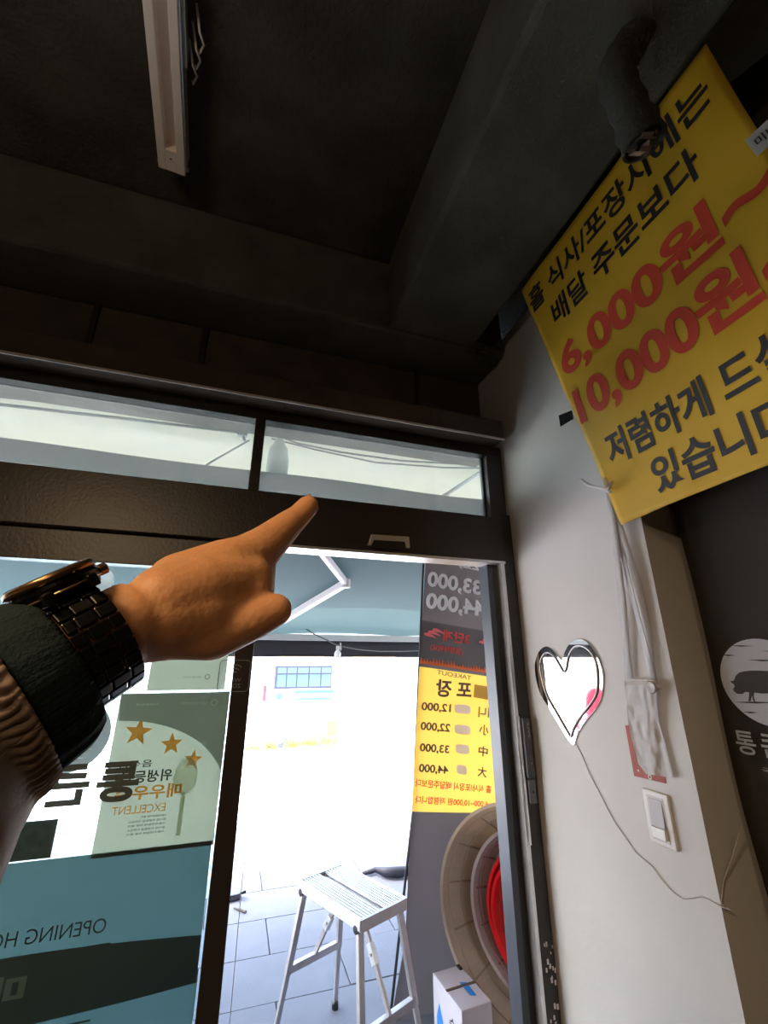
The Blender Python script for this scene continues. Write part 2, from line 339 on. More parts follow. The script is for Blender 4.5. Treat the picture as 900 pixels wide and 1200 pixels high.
MB().box((-.49, GY-.003, 1.135), (-.475, GY-.002, 1.236)).build('edge', mat('slate_edge', (.1, .13, .14), .5), o3)
# wifi sticker: an outlined badge across the stile
o4 = empty('wifi_sticker', (.005, 1.798, 1.65), 'rounded square clear sticker with wireless signal arcs on the door stile', 'sticker')
mb = MB(); c0 = Vector((.003, 1.797, 1.652)); h = .056; r = .016
def rr(h, r, n=5):
    out = []
    for qx, qz, a0_ in ((1, 1, 0), (-1, 1, 90), (-1, -1, 180), (1, -1, 270)):
        for k in range(n+1):
            a = R(a0_+90*k/n); out.append(c0+Vector((qx*(h-r)+r*math.cos(a), 0, qz*(h-r)+r*math.sin(a))))
    return out
A_ = rr(h, r); B_ = rr(h-.0032, r-.003); N_ = len(A_); mb.add(A_+B_, [(i, (i+1) % N_, N_+(i+1) % N_, N_+i) for i in range(N_)])
for q in (.012, .024, .036):
    disc(mb, c0+Vector((0, 0, .004)), Vector((q, 0, 0)), Vector((0, 0, q)), 14, R(48), R(132), r0=1-.004/q)
text(mb, 'WI-FI', c0+Vector((.026, 0, -.022)), c0+Vector((-.026, 0, -.022)), c0+Vector((.026, 0, -.008)), .01)
text(mb, 'ZONE', c0+Vector((.026, 0, -.042)), c0+Vector((-.026, 0, -.042)), c0+Vector((.026, 0, -.027)), .01)
mb.each('print', mat('grey_sticker_ink', (.22, .24, .24), .6), o4)
# suction hook on the glass behind the watch crown
o5 = empty('suction_cup', on(118, 678, 1, 1.81), 'clear round suction cup on the door glass right behind the watch', 'suction cup')
p = on(116, 680, 1, 1.815)
MB().lathe(p, (0, -1, 0), [(.048, 0), (.046, .006), (.030, .010), (.028, .012), (.012, .014), (.0, .014)], 28).build('cup', mat('milky_plastic', (.75, .78, .78), .25, trans=.5), o5, smooth=True)
MB().lathe(p+Vector((0, -.014, 0)), (0, -1, 0), [(.010, 0), (.010, .012), (.013, .014), (0, .016)], 16).build('knob', mat('brown_plastic', (.12, .06, .04), .4), o5)

# ---------------------------------------------------------------- things on the right wall
def W(px, py, off=0.0): return on(px, py, 0, XR-off)
MIRROR = mat('mirror_acrylic', (.93, .92, .93), .03, metal=1)
def crv(P, m=5, closed=True):            # smooth a hand-set outline
    n = len(P); out = []
    for i in range(n if closed else n-1):
        a, b, c, d = [P[j % n] if closed else P[max(0, min(n-1, j))] for j in (i-1, i, i+1, i+2)]
        for k in range(m):
            f = k/m; out.append(tuple(.5*(2*b[q]+(c[q]-a[q])*f+(2*a[q]-5*b[q]+4*c[q]-d[q])*f*f+(3*b[q]-a[q]-3*c[q]+d[q])*f**3) for q in range(len(b))))
    return out
def hpt(x, y): return (600+x/5, 640+y/5)
hm = empty('heart_mirror', W(674, 870), 'heart shaped mirror with a silver outline stuck on the white wall', 'mirror')
ho = [(140,730),(146,660),(168,612),(202,588),(240,602),(272,640),(297,668),(312,628),(342,573),(388,545),(436,555),(482,600),(520,675),(540,755),(534,870),(500,950),(432,1035),(388,1110),(372,1162),(348,1152),(300,1080),(230,962),(165,850)]
MB().prism([W(*hpt(*p)) for p in crv(ho)], (-.006, 0, 0)).build('plate', MIRROR, hm, bevel=.0015)
hi = [(165,690),(180,642),(210,622),(250,652),(280,700),(302,735),(318,715),(328,660),(352,605),(392,582),(440,600),(480,652),(500,735),(498,850),(460,925),(400,1000),(360,1070),(345,1115),(320,1080),(260,975),(203,872),(174,770)]
pts = [W(*hpt(*p), .008) for p in crv(hi)]+[W(*hpt(*hi[0]), .008)]
MB().tube(pts, .0042, 8).build('outline', mat('dull_silver', (.42, .39, .38), .35, metal=.7), hm, smooth=True)
cb = [(674,870),(682,885),(690,905),(703,930),(712,948),(722,966),(735,984),(745,999),(765,1016),(778,1034),(790,1047),(800,1053),(812,1052),(822,1050),(832,1055),(846,1063),(858,1067)]
cpts = [W(x, y, .003) for x, y in cb]; p = cpts[-1]; cpts += [Vector((XR-.004, 1.035, p.z+.004)), Vector((XR+.02, 1.034, p.z+.05)), Vector((XR+.05, 1.02, p.z+.10)), Vector((XR+.07, 1.0, p.z+.16))]
tag(MB().tube(cpts, .0016, 6).build('cable', mat('pale_cable', (.5, .47, .45), .5), smooth=True), 'thin white cable running from the heart mirror down to the wall corner', 'cable')
sw = empty('light_switch', (XR, 1.178, 1.26), 'white rocker light switch plate on the white wall below the red sheet', 'switch')
MB().box((XR-.010, 1.133, 1.193), (XR, 1.222, 1.332)).build('plate', WHITEP, sw, bevel=.003)
MB().box((XR-.0112, 1.150, 1.205), (XR-.010, 1.206, 1.318)).build('inner_frame', mat('grey_white_plastic', (.55, .52, .52), .4), sw)
rk = MB(); rk.add([(XR-.012, 1.155, 1.312), (XR-.012, 1.200, 1.312), (XR-.016, 1.155, 1.240), (XR-.016, 1.200, 1.240), (XR-.006, 1.155, 1.312), (XR-.006, 1.200, 1.312), (XR-.006, 1.155, 1.24), (XR-.006, 1.2, 1.24)],
   [(0,1,3,2),(4,6,7,5),(0,4,5,1),(2,3,7,6),(0,2,6,4),(1,5,7,3)])
rk.build('rocker', mat('switch_grey', (.36, .33, .34), .35), sw, bevel=.001)
MB().box((XR-.020, 1.155, 1.212), (XR-.006, 1.200, 1.2395)).build('rocker_end', mat('lit_end_plastic', (.85, .83, .81), .3), sw, bevel=.001)  # same rocker; the brightness of its tilted end is put into the colour
RED = mat('brick_red_sheet', (.36, .055, .03), .6)
rp = [(733,850),(738,850),(740,862),(747.5,895),(756,903.6),(780,910.3),(781,918.3),(743.6,909.3)]
rs = MB().prism([W(x, y, 0) for x, y in rp], (-.0015, 0, 0)).build('red_sheet', RED); tag(rs, 'red L-shaped sheet edge showing from under the white paper on the wall', 'sheet')
mb = MB(); disc(mb, W(761.5, 910.5, .002), Vector((0, .007, 0)), Vector((0, 0, .007)), 16, r0=.55); disc(mb, W(748, 903, .002), Vector((0, .005, 0)), Vector((0, 0, .005)), 3)
mb.each('emblem', mat('white_mark', (.7, .68, .66), .6), rs)
# white paper hanging over a round wall knob
def drape(u, v):
    L_ = [(731.5, 795), (733, 820), (736, 845), (741, 870), (748, 895), (757, 907)]; R_ = [(769, 797), (769, 820), (772, 845), (779, 870), (785, 892), (789, 912)]
    t = v*5; i = min(4, int(t)); f = t-i
    l = (L_[i][0]*(1-f)+L_[i+1][0]*f, L_[i][1]*(1-f)+L_[i+1][1]*f); r = (R_[i][0]*(1-f)+R_[i+1][0]*f, R_[i][1]*(1-f)+R_[i+1][1]*f)
    px, py = l[0]*(1-u)+r[0]*u, l[1]*(1-u)+r[1]*u
    off = .030*(1-v)**1.5+.006+.006*math.sin(u*9+v*5)*v+.005*noise.noise(Vector((u*6, v*9, 1)))
    if v < .05: off -= .012
    return W(px, py, max(.003, off))
ps = MB().grid(drape, 28, 40).build('white_paper', mat('white_tissue', (.72, .69, .69), .8, trans=.25, bump=.3, bscale=60), smooth=True); tag(ps, 'crumpled white paper sheet hanging over the round wall knob', 'paper')
kn = empty('wall_knob', W(773, 805), 'small round clear plastic knob on the wall holding the white string', 'knob')
k0 = W(773, 805, 0)
MB().lathe(k0, (-1, 0, 0), [(0, 0), (.007, 0), (.007, .030), (.0, .030)], 16).build('stem', WHITEP, kn, smooth=False)
MB().lathe(k0+Vector((-.030, 0, 0)), (-1, 0, 0), [(0, 0), (.017, 0), (.019, .004), (.017, .008), (.012, .006), (0, .006)], 24).build('head', mat('greyish_clear_plastic', (.45, .42, .41), .25, trans=.2), kn, smooth=True)
MB().prism([W(x, y, 0) for x, y in ((655, 487), (670, 481), (672, 491), (657, 500))], (-.002, 0, 0)).build('black_tape', BLACKP)
tag(bpy.data.objects['black_tape'], 'small scrap of black tape on the wall left of the yellow banner', 'tape')

# ---------------------------------------------------------------- yellow banner hung from the beam edge
TL = Vector((1.0675, 1.2517, 3.297)); TRt = Vector((1.049, .3700, 3.297)); BL = Vector((1.20, 1.0869, 2.1463))
U_ = (TRt-TL).normalized(); Nn = (TRt-TL).cross(BL-TL).normalized(); V_ = Nn.cross(U_); V_ = V_ if V_.dot(BL-TL) > 0 else -V_
if Nn.x > 0: Nn = -Nn
def wav(u, v): return .010*math.sin(u*5+v*3)*v+.006*noise.noise(Vector((u*5, v*4, 3)))+.010*max(0, v-.9)*math.sin(u*22)
def bp(u, v, off=0): return TL+U_*u+V_*v+Nn*(off+wav(u, v))
def bfun(a, b):
    v = b*1.163; l = .162*v/1.162+.010*math.sin(v*2.7); r = .868+.03*v/1.16
    return bp(l+(r-l)*a, v - (.012*math.sin(a*math.pi) if b > .98 else 0))
YEL = mat('yellow_banner_cloth', (.64, .38, .016), .6, bump=.12, bscale=14, trans=.12, var=.04, vscale=3)
yb = empty('yellow_banner', BL, 'big yellow cloth banner with black and red price lettering hung from the ceiling beam', 'banner')
MB().grid(bfun, 40, 48).build('cloth', YEL, yb, smooth=True, solid=.0012)
BK = mat('banner_black_ink', (.018, .016, .016), .6); RK = mat('banner_red_ink', (.55, .05, .02), .6)
def btext(body, u0, v0, u1, v1, m, bold):
    vs, fs = text_data(body, bold); mb = MB()
    mb.add([bp(u0+(u1-u0)*x, v1+(v0-v1)*y, .0025) for x, y in vs], fs); o = mb.build('lettering', m, yb)
btext('홀 식사/포장시에는', .035, .052, .835, .168, BK, .025)
btext('배달 주문보다', .135, .205, .752, .322, BK, .025)
btext('6,000원~', .115, .385, .865, .570, RK, .034)
btext('10,000원~', .125, .590, .885, .780, RK, .034)
btext('저렴하게 드실 수', .195, .840, .90, .965, BK, .027)
btext('있습니다.', .330, .995, .76, 1.115, BK, .027)
# string tying the banner's corner to the knob
STR = mat('white_string', (.78, .74, .72), .7, trans=.3)
st = empty('string', W(712, 570, .03), 'white plastic string knotted to the yellow banner and stretched down the wall', 'string')
MB().tube([W(681, 562, .05), W(690, 569, .055), W(700, 571, .065), W(709, 573, .08), W(716, 577, .09)], [.005, .007, .005, .007, .004], 8).build('tail', STR, st, smooth=True)
MB().tube([W(709, 561, .09), W(712, 569, .10), W(708, 575, .09), W(714, 572, .10), W(717, 565, .09), W(710, 568, .10)], .005, 6).build('knot', STR, st, smooth=True)
def ribbon(pts, wds, nm):
    vs = []
    for (x, y, off), wd in zip(pts, wds): vs += [W(x-wd, y, off), W(x+wd, y, off+.002)]
    return MB().add(vs, [(2*i, 2*i+1, 2*i+3, 2*i+2) for i in range(len(pts)-1)]).build(nm, mat('clear_plastic_strip', (.72, .69, .68), .45, trans=.4), st, smooth=True, solid=.001)
ribbon([(713, 574, .04), (718, 610, .036), (723, 650, .03), (729, 700, .022), (734, 760, .015), (738, 800, .012)], [3, 4, 4, 4.5, 4, 4], 'ribbon')
ribbon([(716, 580, .036), (726, 620, .03), (742, 680, .02), (756, 740, .012), (766, 800, .012)], [2, 5, 8, 7, 4], 'ribbon')
MB().tube([W(722, 612, .03), W(733, 655, .028), W(745, 705, .026), (W(757, 750, .026)), W(768, 795, .03)], .0016, 6).build('strand', STR, st, smooth=True)

# small white tag beside the yellow banner
tg = empty('paper_tag', on(880, 165, 0, 1.02), 'small white paper tag with black letters in front of the yellow banner edge', 'tag')
A = on(873, 165, 0, 1.02); B = on(887, 183, 0, 1.02); Dd = on(908, 132, 0, 1.02); mb = MB().prism([A, B, B+(Dd-A), Dd], (.001, 0, 0)); mb.build('paper', mat('white_paper_tag', (.42, .40, .40), .7), tg)
e1 = (Dd-A).normalized(); e2 = (A-B).normalized(); L1 = (Dd-A).length; L2 = (B-A).length; o_ = Vector((-.001, 0, 0))
mb = MB(); text(mb, '미니', B+e1*L1*.18+e2*L2*.30+o_, B+e1*L1*.85+e2*L2*.30+o_, B+e1*L1*.18+e2*L2*.72+o_, .02); mb.build('lettering', BK, tg)

# ---------------------------------------------------------------- black banner in the recess
bb = empty('black_banner', (1.37, .4, .75), 'black hanging banner with a white moon and pig silhouette beyond the white wall', 'banner')
def kfun(a, b): return Vector((1.375+.012*math.sin(a*9)+.008*noise.noise(Vector((a*4, b*6, 0))), 1.012-a*1.3+.006*math.sin(b*20), .35+b*2.75))
MB().grid(kfun, 30, 40).build('cloth', mat('black_brown_cloth', (.026, .017, .010), .7, bump=.15, bscale=12), bb, smooth=True, solid=.001)
KX = 1.355
MOON = mat('moon_white_print', (.45, .43, .47), .6)
mb = MB(); disc(mb, (KX, .862, 1.650), Vector((0, .114, 0)), Vector((0, 0, .111)), 48); mb.build('moon', MOON, bb)
def K(x, y, off=.001): return on(820+x/6, 730+y/6, 0, KX-off)
KB = mat('pig_dark_print', (.035, .026, .020), .7)
up_ = [(235,462),(246,447),(240,432),(213,411),(240,405),(252,372),(275,350),(310,340),(360,335),(420,335),(480,338)]
lo_ = [(480,496),(440,497),(400,492),(384,490),(380,520),(392,555),(378,550),(366,512),(358,550),(343,552),(348,490),(322,484),(300,500),(262,498),(238,478)]
pu = [K(*q) for q in up_]; pl = [K(*q) for q in lo_]; yR = pu[-1].y; zt = pu[-1].z; zb = pl[0].z
mid = [Vector((KX-.001, yR-.02, zt+.001)), Vector((KX-.001, yR-.045, zt-.010)), Vector((KX-.001, yR-.055, zt-.03)), Vector((KX-.001, yR-.050, zb+.005)), Vector((KX-.001, yR-.045, zb-.020)), Vector((KX-.001, yR-.052, zb-.024)), Vector((KX-.001, yR-.038, zb-.024)), Vector((KX-.001, yR-.030, zb))]
mb = MB(); poly = pu+mid+pl; mb.add(poly, [tuple(range(len(poly)))]); mb.build('pig', KB, bb)
mb = MB()
for x0, x1, y, t in ((200,380,162,5),(150,255,228,5),(330,560,264,6),(435,560,200,4),(300,415,630,6),(230,560,560,7)):
    a = K(x0, y-4); b = K((x0+x1)/2, y-t); c = K(x1, y); d = K((x0+x1)/2, y+t); mb.add([a, b, c, d], [(0, 1, 2, 3)])
mb.each('cloud_streak', KB, bb)
LW = mat('grey_letter_print', (.36, .35, .34), .6)
def ktext(body, y0, y1, z0, h, bold=.02, dz=0):
    mb = MB(); text(mb, body, (KX-.001, y0, z0), (KX-.001, y1, z0), (KX-.001, y0, z0+h), bold); mb.build('lettering', LW, bb)
ktext('통', .977, .925, 1.462, .058, .012); ktext('큰', .912, .860, 1.462, .058, .012); ktext('집', .847, .795, 1.462, .058, .012); ktext('국산 생고기', .925, .80, 1.425, .013, .0)
tag(bb.children[-1]) if False else None

# ---------------------------------------------------------------- ceiling: unlit lamp, cut pipe
LW_ = mat('cream_lamp_housing', (.88, .80, .74), .5)
a = Vector((-.459, 1.448, 3.64)); d = Vector((.0535, -.9986, 0)); q = Vector((.9986, .0535, 0)); up3 = Vector((0, 0, 1)); Ln = 1.25
cl = empty('ceiling_light', a+Vector((0, 0, .1)), 'unlit narrow cream batten light on the black ceiling', 'light')
def lb(x0, x1, y0, y1, z0, z1): return MB().obox(a+q*(x0+x1)/2+d*(y0+y1)/2+up3*(z0+z1)/2, q*(x1-x0)/2, d*(y1-y0)/2, up3*(z1-z0)/2)
sc_ = .965
lb(-.052, .052, 0, Ln, .045, .11).build('base', LW_, cl, bevel=.003)
m_ = MB(); m_.obox(a+q*-.036+d*Ln/2+up3*.02, q*.015, d*Ln/2, up3*.026); m_.build('side_rail', LW_, cl, bevel=.003)
m_ = MB(); m_.obox(a+q*.036+d*Ln/2+up3*.02, q*.015, d*Ln/2, up3*.026); m_.build('side_rail', LW_, cl, bevel=.003)
lb(-.022, .022, 0, .085, -.005, .045).build('end_block', LW_, cl, bevel=.003)
lb(-.005, .003, .05, .055, -.007, -.004).build('screw', mat('violet_screw', (.08, .07, .15), .5), cl)
lb(.053, .057, .02, Ln, .0, .05).build('edge_trim', ALU, cl)
lb(-.06, .06, -.006, .004, .03, .05).build('end_clip', WHITEP, cl, bevel=.002)
lb(.057, .070, Ln*.30, Ln*.62, .01, .06).build('side_bracket', mat('grey_green_metal', (.3, .34, .32), .5, metal=.3), cl)
mb = MB()
for k in range(3):
    b0 = a+q*(.075+.012*k)+d*(.30+.05*k)+up3*.09; mb.tube([b0, b0+Vector((.01, -.02, -.05)), b0+Vector((.02, -.03, -.02)), b0+Vector((.015, -.08, -.06)), b0+Vector((.0, -.12, 0))], .004, 6)
mb.build('loose_wire', WHITEP, cl, smooth=True)
dp = empty('drain_pipe', on(740, 45, 2, 3.3), 'thick grey wrapped pipe hanging cut off below the ceiling beam', 'pipe')
P0 = on(752, 28, 2, 3.34); P1 = on(733, 62, 2, 3.27); P2 = on(722, 88, 2, 3.19); P3 = on(738, 130, 2, 3.07); P4 = on(755, 168, 2, 2.965)
PIPE = mat('grey_pipe_wrap', (.045, .046, .038), .95, bump=.9, bscale=60, var=.25)
pp = []; n = 22; key = [P0, P1, P2, P3, P4]
for i in range(n+1):
    t = i/n*4; k = min(3, int(t)); f = t-k; p0, p1, p2, p3 = key[max(0, k-1)], key[k], key[k+1], key[min(4, k+2)]
    pp.append(.5*((2*p1)+(p2-p0)*f+(2*p0-5*p1+4*p2-p3)*f*f+(3*p1-p0-3*p2+p3)*f**3))
mb = MB(); mb.tube(pp, [.041+.003*math.sin(i*2.1)+(.006 if i > 18 else 0) for i in range(n+1)], 20, cap=False); mb.build('wrap', PIPE, dp, smooth=True, solid=.008)
mb = MB().tube([pp[-4], pp[-1]+(pp[-1]-pp[-2])*.1], .036, 16); mb.build('inner_pipe', mat('dark_inner', (.03, .03, .025), .8, bump=.6, bscale=50), dp)
mb = MB()
for k in range(14):
    c = pp[-1]+Vector((random.uniform(-.025, .025), random.uniform(-.025, .025), random.uniform(-.025, .01))); mb.obox(c, Vector((random.uniform(-.012, .012), .006, .004)), Vector((.002, random.uniform(-.01, .01), .007)), Vector((.002, .002, .005)))
mb.build('torn_foil', mat('dull_foil', (.32, .24, .18), .4, metal=.6), dp)['kind'] = 'stuff'
struct(MB().obox(on(905, -5, 2, 3.5), Vector((.10, .05, 0)), Vector((-.10, .25, 0)), Vector((0, 0, .06))).build('trim_8', mat('grey_duct', (.12, .12, .11), .8, bump=.3), bevel=.02))

# ---------------------------------------------------------------- outdoors: pavement, ground, far wall
TILE = mat('grey_paving', (.17, .175, .20), .85, bump=.15, bscale=80, var=.06, vscale=5)
pv = struct(MB().box((-3.4, 1.86, -.14), (4.6, 5.70, -.032)).build('pavement', mat('joint_mortar', (.09, .09, .095), .9, var=.1)))
tm = None; row = 0; y = 3.04-.413*2-.413
while y < 5.6:
    x = -3.3+(.41 if row % 2 else 0)
    while x < 4.4:
        if tm is None:
            o = MB().box((-.407, -.2045, -.03), (.407, .2045, 0)).build('paving_tile', TILE, bevel=.002); tm = o.data
        else:
            o = bpy.data.objects.new('paving_tile', tm); C.objects.link(o); q_ = o.modifiers.new('b', 'BEVEL'); q_.width = .002; q_.segments = 1
        o.location = (x, y+.2065, random.uniform(-.0015, .0015)); o.parent = pv; x += .82
    y += .413; row += 1
GR = mat('pale_concrete_ground', (.62, .61, .58), .9, bump=.1, bscale=10, var=.06, vscale=1)
struct(MB().add([(-60, 5.7, -.03), (60, 5.7, -.03), (60, 25, -2.42), (-60, 25, -2.42), (60, 70, -2.42), (-60, 70, -2.42), (-60, 1.5, -.03), (-3.4, 1.5, -.03), (-3.4, 5.7, -.03), (60, 1.5, -.03), (4.6, 1.5, -.03), (4.6, 5.7, -.03)],
    [(0, 8, 11, 1, 2, 3), (3, 2, 4, 5), (6, 7, 8, 0), (10, 9, 1, 11)]).build('ground', GR))
struct(MB().box((-60, 46, -3), (60, 47, 9)).build('wall_far', mat('pale_far_wall', (.75, .73, .69), .8, var=.05)))
struct(MB().box((-3.3, 2.0, 3.20), (4.2, 3.5, 3.32)).build('trim_9', mat('cream_soffit', (.52, .48, .37), .8, var=.04, vscale=2)))

# awning
AY0, AZ0, AY1, AZ1 = 1.97, 2.56, 4.40, 1.965
aw = empty('awning', (.2, AY0, AZ0), 'teal fabric awning with white front rail and folding arm outside the doorway', 'awning')
def af(u, v):
    y = AY0+(AY1-AY0)*v; x = -3.3+7.1*u; return Vector((x, y, AZ0+(AZ1-AZ0)*v-.035*math.sin(v*math.pi)+.006*math.sin(x*5+v*3)+.008*noise.noise(Vector((x*1.3, v*3, 2)))))
MB().grid(af, 90, 24).build('fabric', mat('teal_awning_cloth', (.043, .074, .077), .7, trans=.30, bump=.05, bscale=300), aw, smooth=True)
MB().box((-3.3, 4.37, 1.898), (3.8, 4.45, 1.958)).build('front_rail', mat('white_rail', (.62, .62, .64), .4), aw, bevel=.006)
MB().grid(lambda u, v: Vector((-3.3+7.1*u, 4.43+.012*math.sin(u*60), 1.898-.150*v)), 180, 3).build('valance', mat('dark_valance', (.055, .05, .06), .8, trans=.25), aw, smooth=True, solid=.001)
MB().tube([(-3.3, 4.43, 1.752), (3.8, 4.43, 1.752)], .006, 6).build('glow_edge', mat('tan_glow_edge', (.35, .2, .08), .7), aw)  # orange glow along the valance's lower edge, drawn as a tan tube
an = Vector((0, -(AZ1-AZ0), (AY1-AY0))).normalized()
def onaw(px, py, off=.06):
    P = Vector((0, AY0, AZ0))-an*off; r = fw*F+rt*(px-450)-up*(py-600); return EYE+r*((P-EYE).dot(an)/r.dot(an))
E1 = onaw(372, 640); E2 = onaw(405, 683); E3 = onaw(330, 728)
ARM = mat('white_arm', (.66, .63, .67), .4)
MB().bar(onaw(352, 615), E2, .035, .045).build('upper_arm', ARM, aw, bevel=.004)
MB().bar(E2, E3, .05, .05).build('forearm', ARM, aw, bevel=.004)
MB().lathe(E2+Vector((0, 0, -.035)), (0, 0, 1), [(0, 0), (.034, 0), (.034, .07), (0, .07)], 20).build('elbow', ARM, aw)
# string light
sl_ = empty('string_light', on(396, 764, 1, 4.25), 'thin cord with one small white bulb hanging under the awning', 'string light')
cp = [on(x, y, 1, 4.25) for x, y in ((300, 712), (345, 729), (370, 744), (395, 756), (420, 761), (445, 763), (470, 763), (500, 762), (560, 757))]
MB().tube(cp, .006, 6).build('cord', mat('cord_grey', (.12, .12, .12), .6), sl_, smooth=True)
b0 = on(396, 757, 1, 4.25)
MB().lathe(b0, (0, 0, -1), [(0, 0), (.017, 0), (.017, .035), (0, .035)], 14).build('socket', WHITEP, sl_)
MB().lathe(b0+Vector((0, 0, -.035)), (0, 0, -1), [(.012, 0), (.028, .02), (.034, .042), (.026, .066), (0, .078)], 20).build('bulb', mat('milk_glass', (.85, .85, .85), .2, trans=.4), sl_, smooth=True)
MB().tube([b0+Vector((.025, 0, .03)), b0+Vector((.03, 0, -.04))], .006, 6).build('clip', WHITEP, sl_)

# cables and a pale lamp seen through the transom
def cable(nm, pix, y, r, lab, col=(.12, .13, .13)):
    tag(MB().tube([on(px, py, 1, y) for px, py in pix], r, 6).build(nm, mat('wire_%d' % int(col[0]*100), col, .6), smooth=True), lab, 'cable')
cable('overhead_cable', [(-300, 425), (0, 464), (150, 480), (290, 502)], 2.6, .012, 'upper of two thin cables crossing behind the left transom pane')
cable('overhead_cable', [(-300, 435), (0, 474), (150, 491), (290, 508)], 2.8, .010, 'lower of two thin cables crossing behind the left transom pane')
cable('overhead_cable', [(318, 508), (350, 520), (400, 530), (470, 540), (560, 545)], 2.5, .006, 'sagging thin cable behind the right transom pane')
cable('overhead_cable', [(318, 514), (370, 527), (440, 542), (520, 548), (580, 549)], 2.7, .006, 'second sagging cable behind the right transom pane, just below the first')
cable('guy_wire', [(215, 562), (250, 540), (292, 516)], 2.4, .006, 'slanting pale wire behind the left transom pane near the mullion', (.3, .3, .3))
cable('support_rod', [(495, 597), (530, 575), (575, 546)], 2.4, .014, 'slanting white rod at the right end of the right transom pane', (.7, .7, .7))
jl = empty('hanging_lamp', on(330, 560, 1, 2.2), 'pale frosted lamp hanging outside behind the transom pane beside the mullion', 'lamp')
p0 = on(328, 515, 1, 2.2)
MB().lathe(p0, (0, 0, -1), [(0, -.05), (.018, -.04), (.022, .0), (.03, .03), (.05, .06), (.058, .12), (.058, .22), (.05, .25), (0, .26)], 24).build('shade', mat('frosted_white', (.62, .68, .67), .4, trans=.3), jl, smooth=True)
MB().tube([p0+Vector((0, 0, .04)), p0+Vector((-.02, .05, .22)), Vector((p0.x-.03, 2.3, 3.2))], .006, 6).build('lamp_cord', BLACKP, jl)
br_ = empty('wire_bracket', on(285, 508, 1, 2.5), 'small dark wire clamp where cables end left of the mullion', 'bracket')
c_ = on(284, 508, 1, 2.5); MB().obox(c_, Vector((.03, 0, 0)), Vector((0, .02, 0)), Vector((0, 0, .02))).build('clamp', mat('steel_dark', (.12, .14, .14), .4, metal=.5), br_, bevel=.004)
MB().tube([c_+Vector((-.05, 0, .03)), c_, c_+Vector((.02, 0, -.05))], .008, 6).build('hook', mat('steel_dark', (0, 0, 0)), br_)

# ---------------------------------------------------------------- printed stand banner outside the door
BY = 2.72
sb = empty('stand_banner', on(520, 1200, 1, BY), 'tall printed price banner with a yellow menu panel standing outside the door', 'banner')
KEY = [(600, (499, 640), (577, 656)), (0, (499, 655), (577, 668)), (0, (494.5, 727), (576, 741)), (0, (492, 775), (579, 788)), (0, (491.5, 781), (580, 794)), (0, (487, 870), (588, 885)), (0, (483, 951), (592, 952)), (0, (479, 1010), (594, 1010)), (0, (475, 1100), (596, 1100)), (0, (455, 1215), (600, 1210))]
def sb_pt(k, u, off):
    l = on(*KEY[k][1], 1, BY-off); r = on(*KEY[k][2], 1, BY-off); p = l.lerp(r, u); p.y -= .012*math.sin(u*math.pi); return p
def sb_patch(k0, k1, m, nm, off=0, u0=0, u1=1):
    mb = MB(); ks = list(range(k0, k1+1)); nu = 12
    vs = [sb_pt(k, u0+(u1-u0)*i/nu, off) for k in ks for i in range(nu+1)]
    mb.add(vs, [(j*(nu+1)+i, j*(nu+1)+i+1, (j+1)*(nu+1)+i+1, (j+1)*(nu+1)+i) for j in range(len(ks)-1) for i in range(nu)])
    return mb.build(nm, m, sb, smooth=True)
GC = mat('grey_brown_cloth', (.12, .10, .10), .8, trans=.25, bump=.1, bscale=8)
for k0, k1 in ((0, 2), (3, 4), (6, 9)): sb_patch(k0, k1, GC, 'cloth')
sb_patch(2, 3, mat('dark_print', (.06, .05, .05), .8, trans=.2), 'chili_panel', .003)
sb_patch(4, 6, mat('yellow_print', (.90, .54, .09), .7, trans=.45), 'menu_panel', .003)
sb_patch(5, 5, GC, 'x', .003) if False else None
def st_(mb, body, x0, y0, x1, y1, h, bold=.02, off=.006, bulge=True):   # right-bottom to left-bottom, mirrored words
    A = on(x0, y0, 1, BY-off); B = on(x1, y1, 1, BY-off); T = on(x0+h*.06, y0-h, 1, BY-off)
    vs, fs = text_data(body, bold); U = B-A; V = T-A; out = []
    l = on(490, 800, 1, BY).x; r = on(585, 800, 1, BY).x
    for x, y in vs:
        p = A+U*x+V*y; t = max(0, min(1, (p.x-l)/(r-l))); p.y = BY-off-.014-.0*t; out.append(p)
    mb.add(out, fs)
WH = mat('white_banner_print', (1, .98, .98), .7, trans=.6); RD = mat('red_banner_print', (.75, .07, .06), .7, trans=.4); BR = mat('brown_banner_print', (.12, .07, .05), .7, trans=.2)
mb = MB(); st_(mb, '22,', 562, 672, 537, 667, 14, .03); st_(mb, '33,000', 562, 701, 499, 690, 20, .035); st_(mb, '44,000', 566, 726, 497, 716, 21, .035)
st_(mb, ',', 574, 707, 571, 706, 6, .04); st_(mb, ',', 575, 733, 572, 732, 6, .04)
mb.each('price_lettering', WH, sb)
mb = MB(); st_(mb, '3단계', 549, 756, 518, 751, 13, .03); st_(mb, '(엄청매워요)', 541, 769, 503, 763, 9, .02); st_(mb, '(ㄹ', 577, 773, 571, 772, 8, .02); mb.each('red_lettering', RD, sb)
mb = MB()                                 # flames along the panel's foot
for i in range(26):
    u = i/26; a_ = sb_pt(3, u, .005); b_ = sb_pt(3, u+1/26, .005); t_ = a_.lerp(b_, .5)+Vector((0, 0, random.uniform(.012, .035))); dn = Vector((0, 0, -.012)); mb.add([a_+dn, b_+dn, b_, t_, a_], [(0, 1, 2, 3, 4)])
mb.build('flame_print', mat('orange_flame_print', (.85, .16, .04), .7, trans=.4), sb)
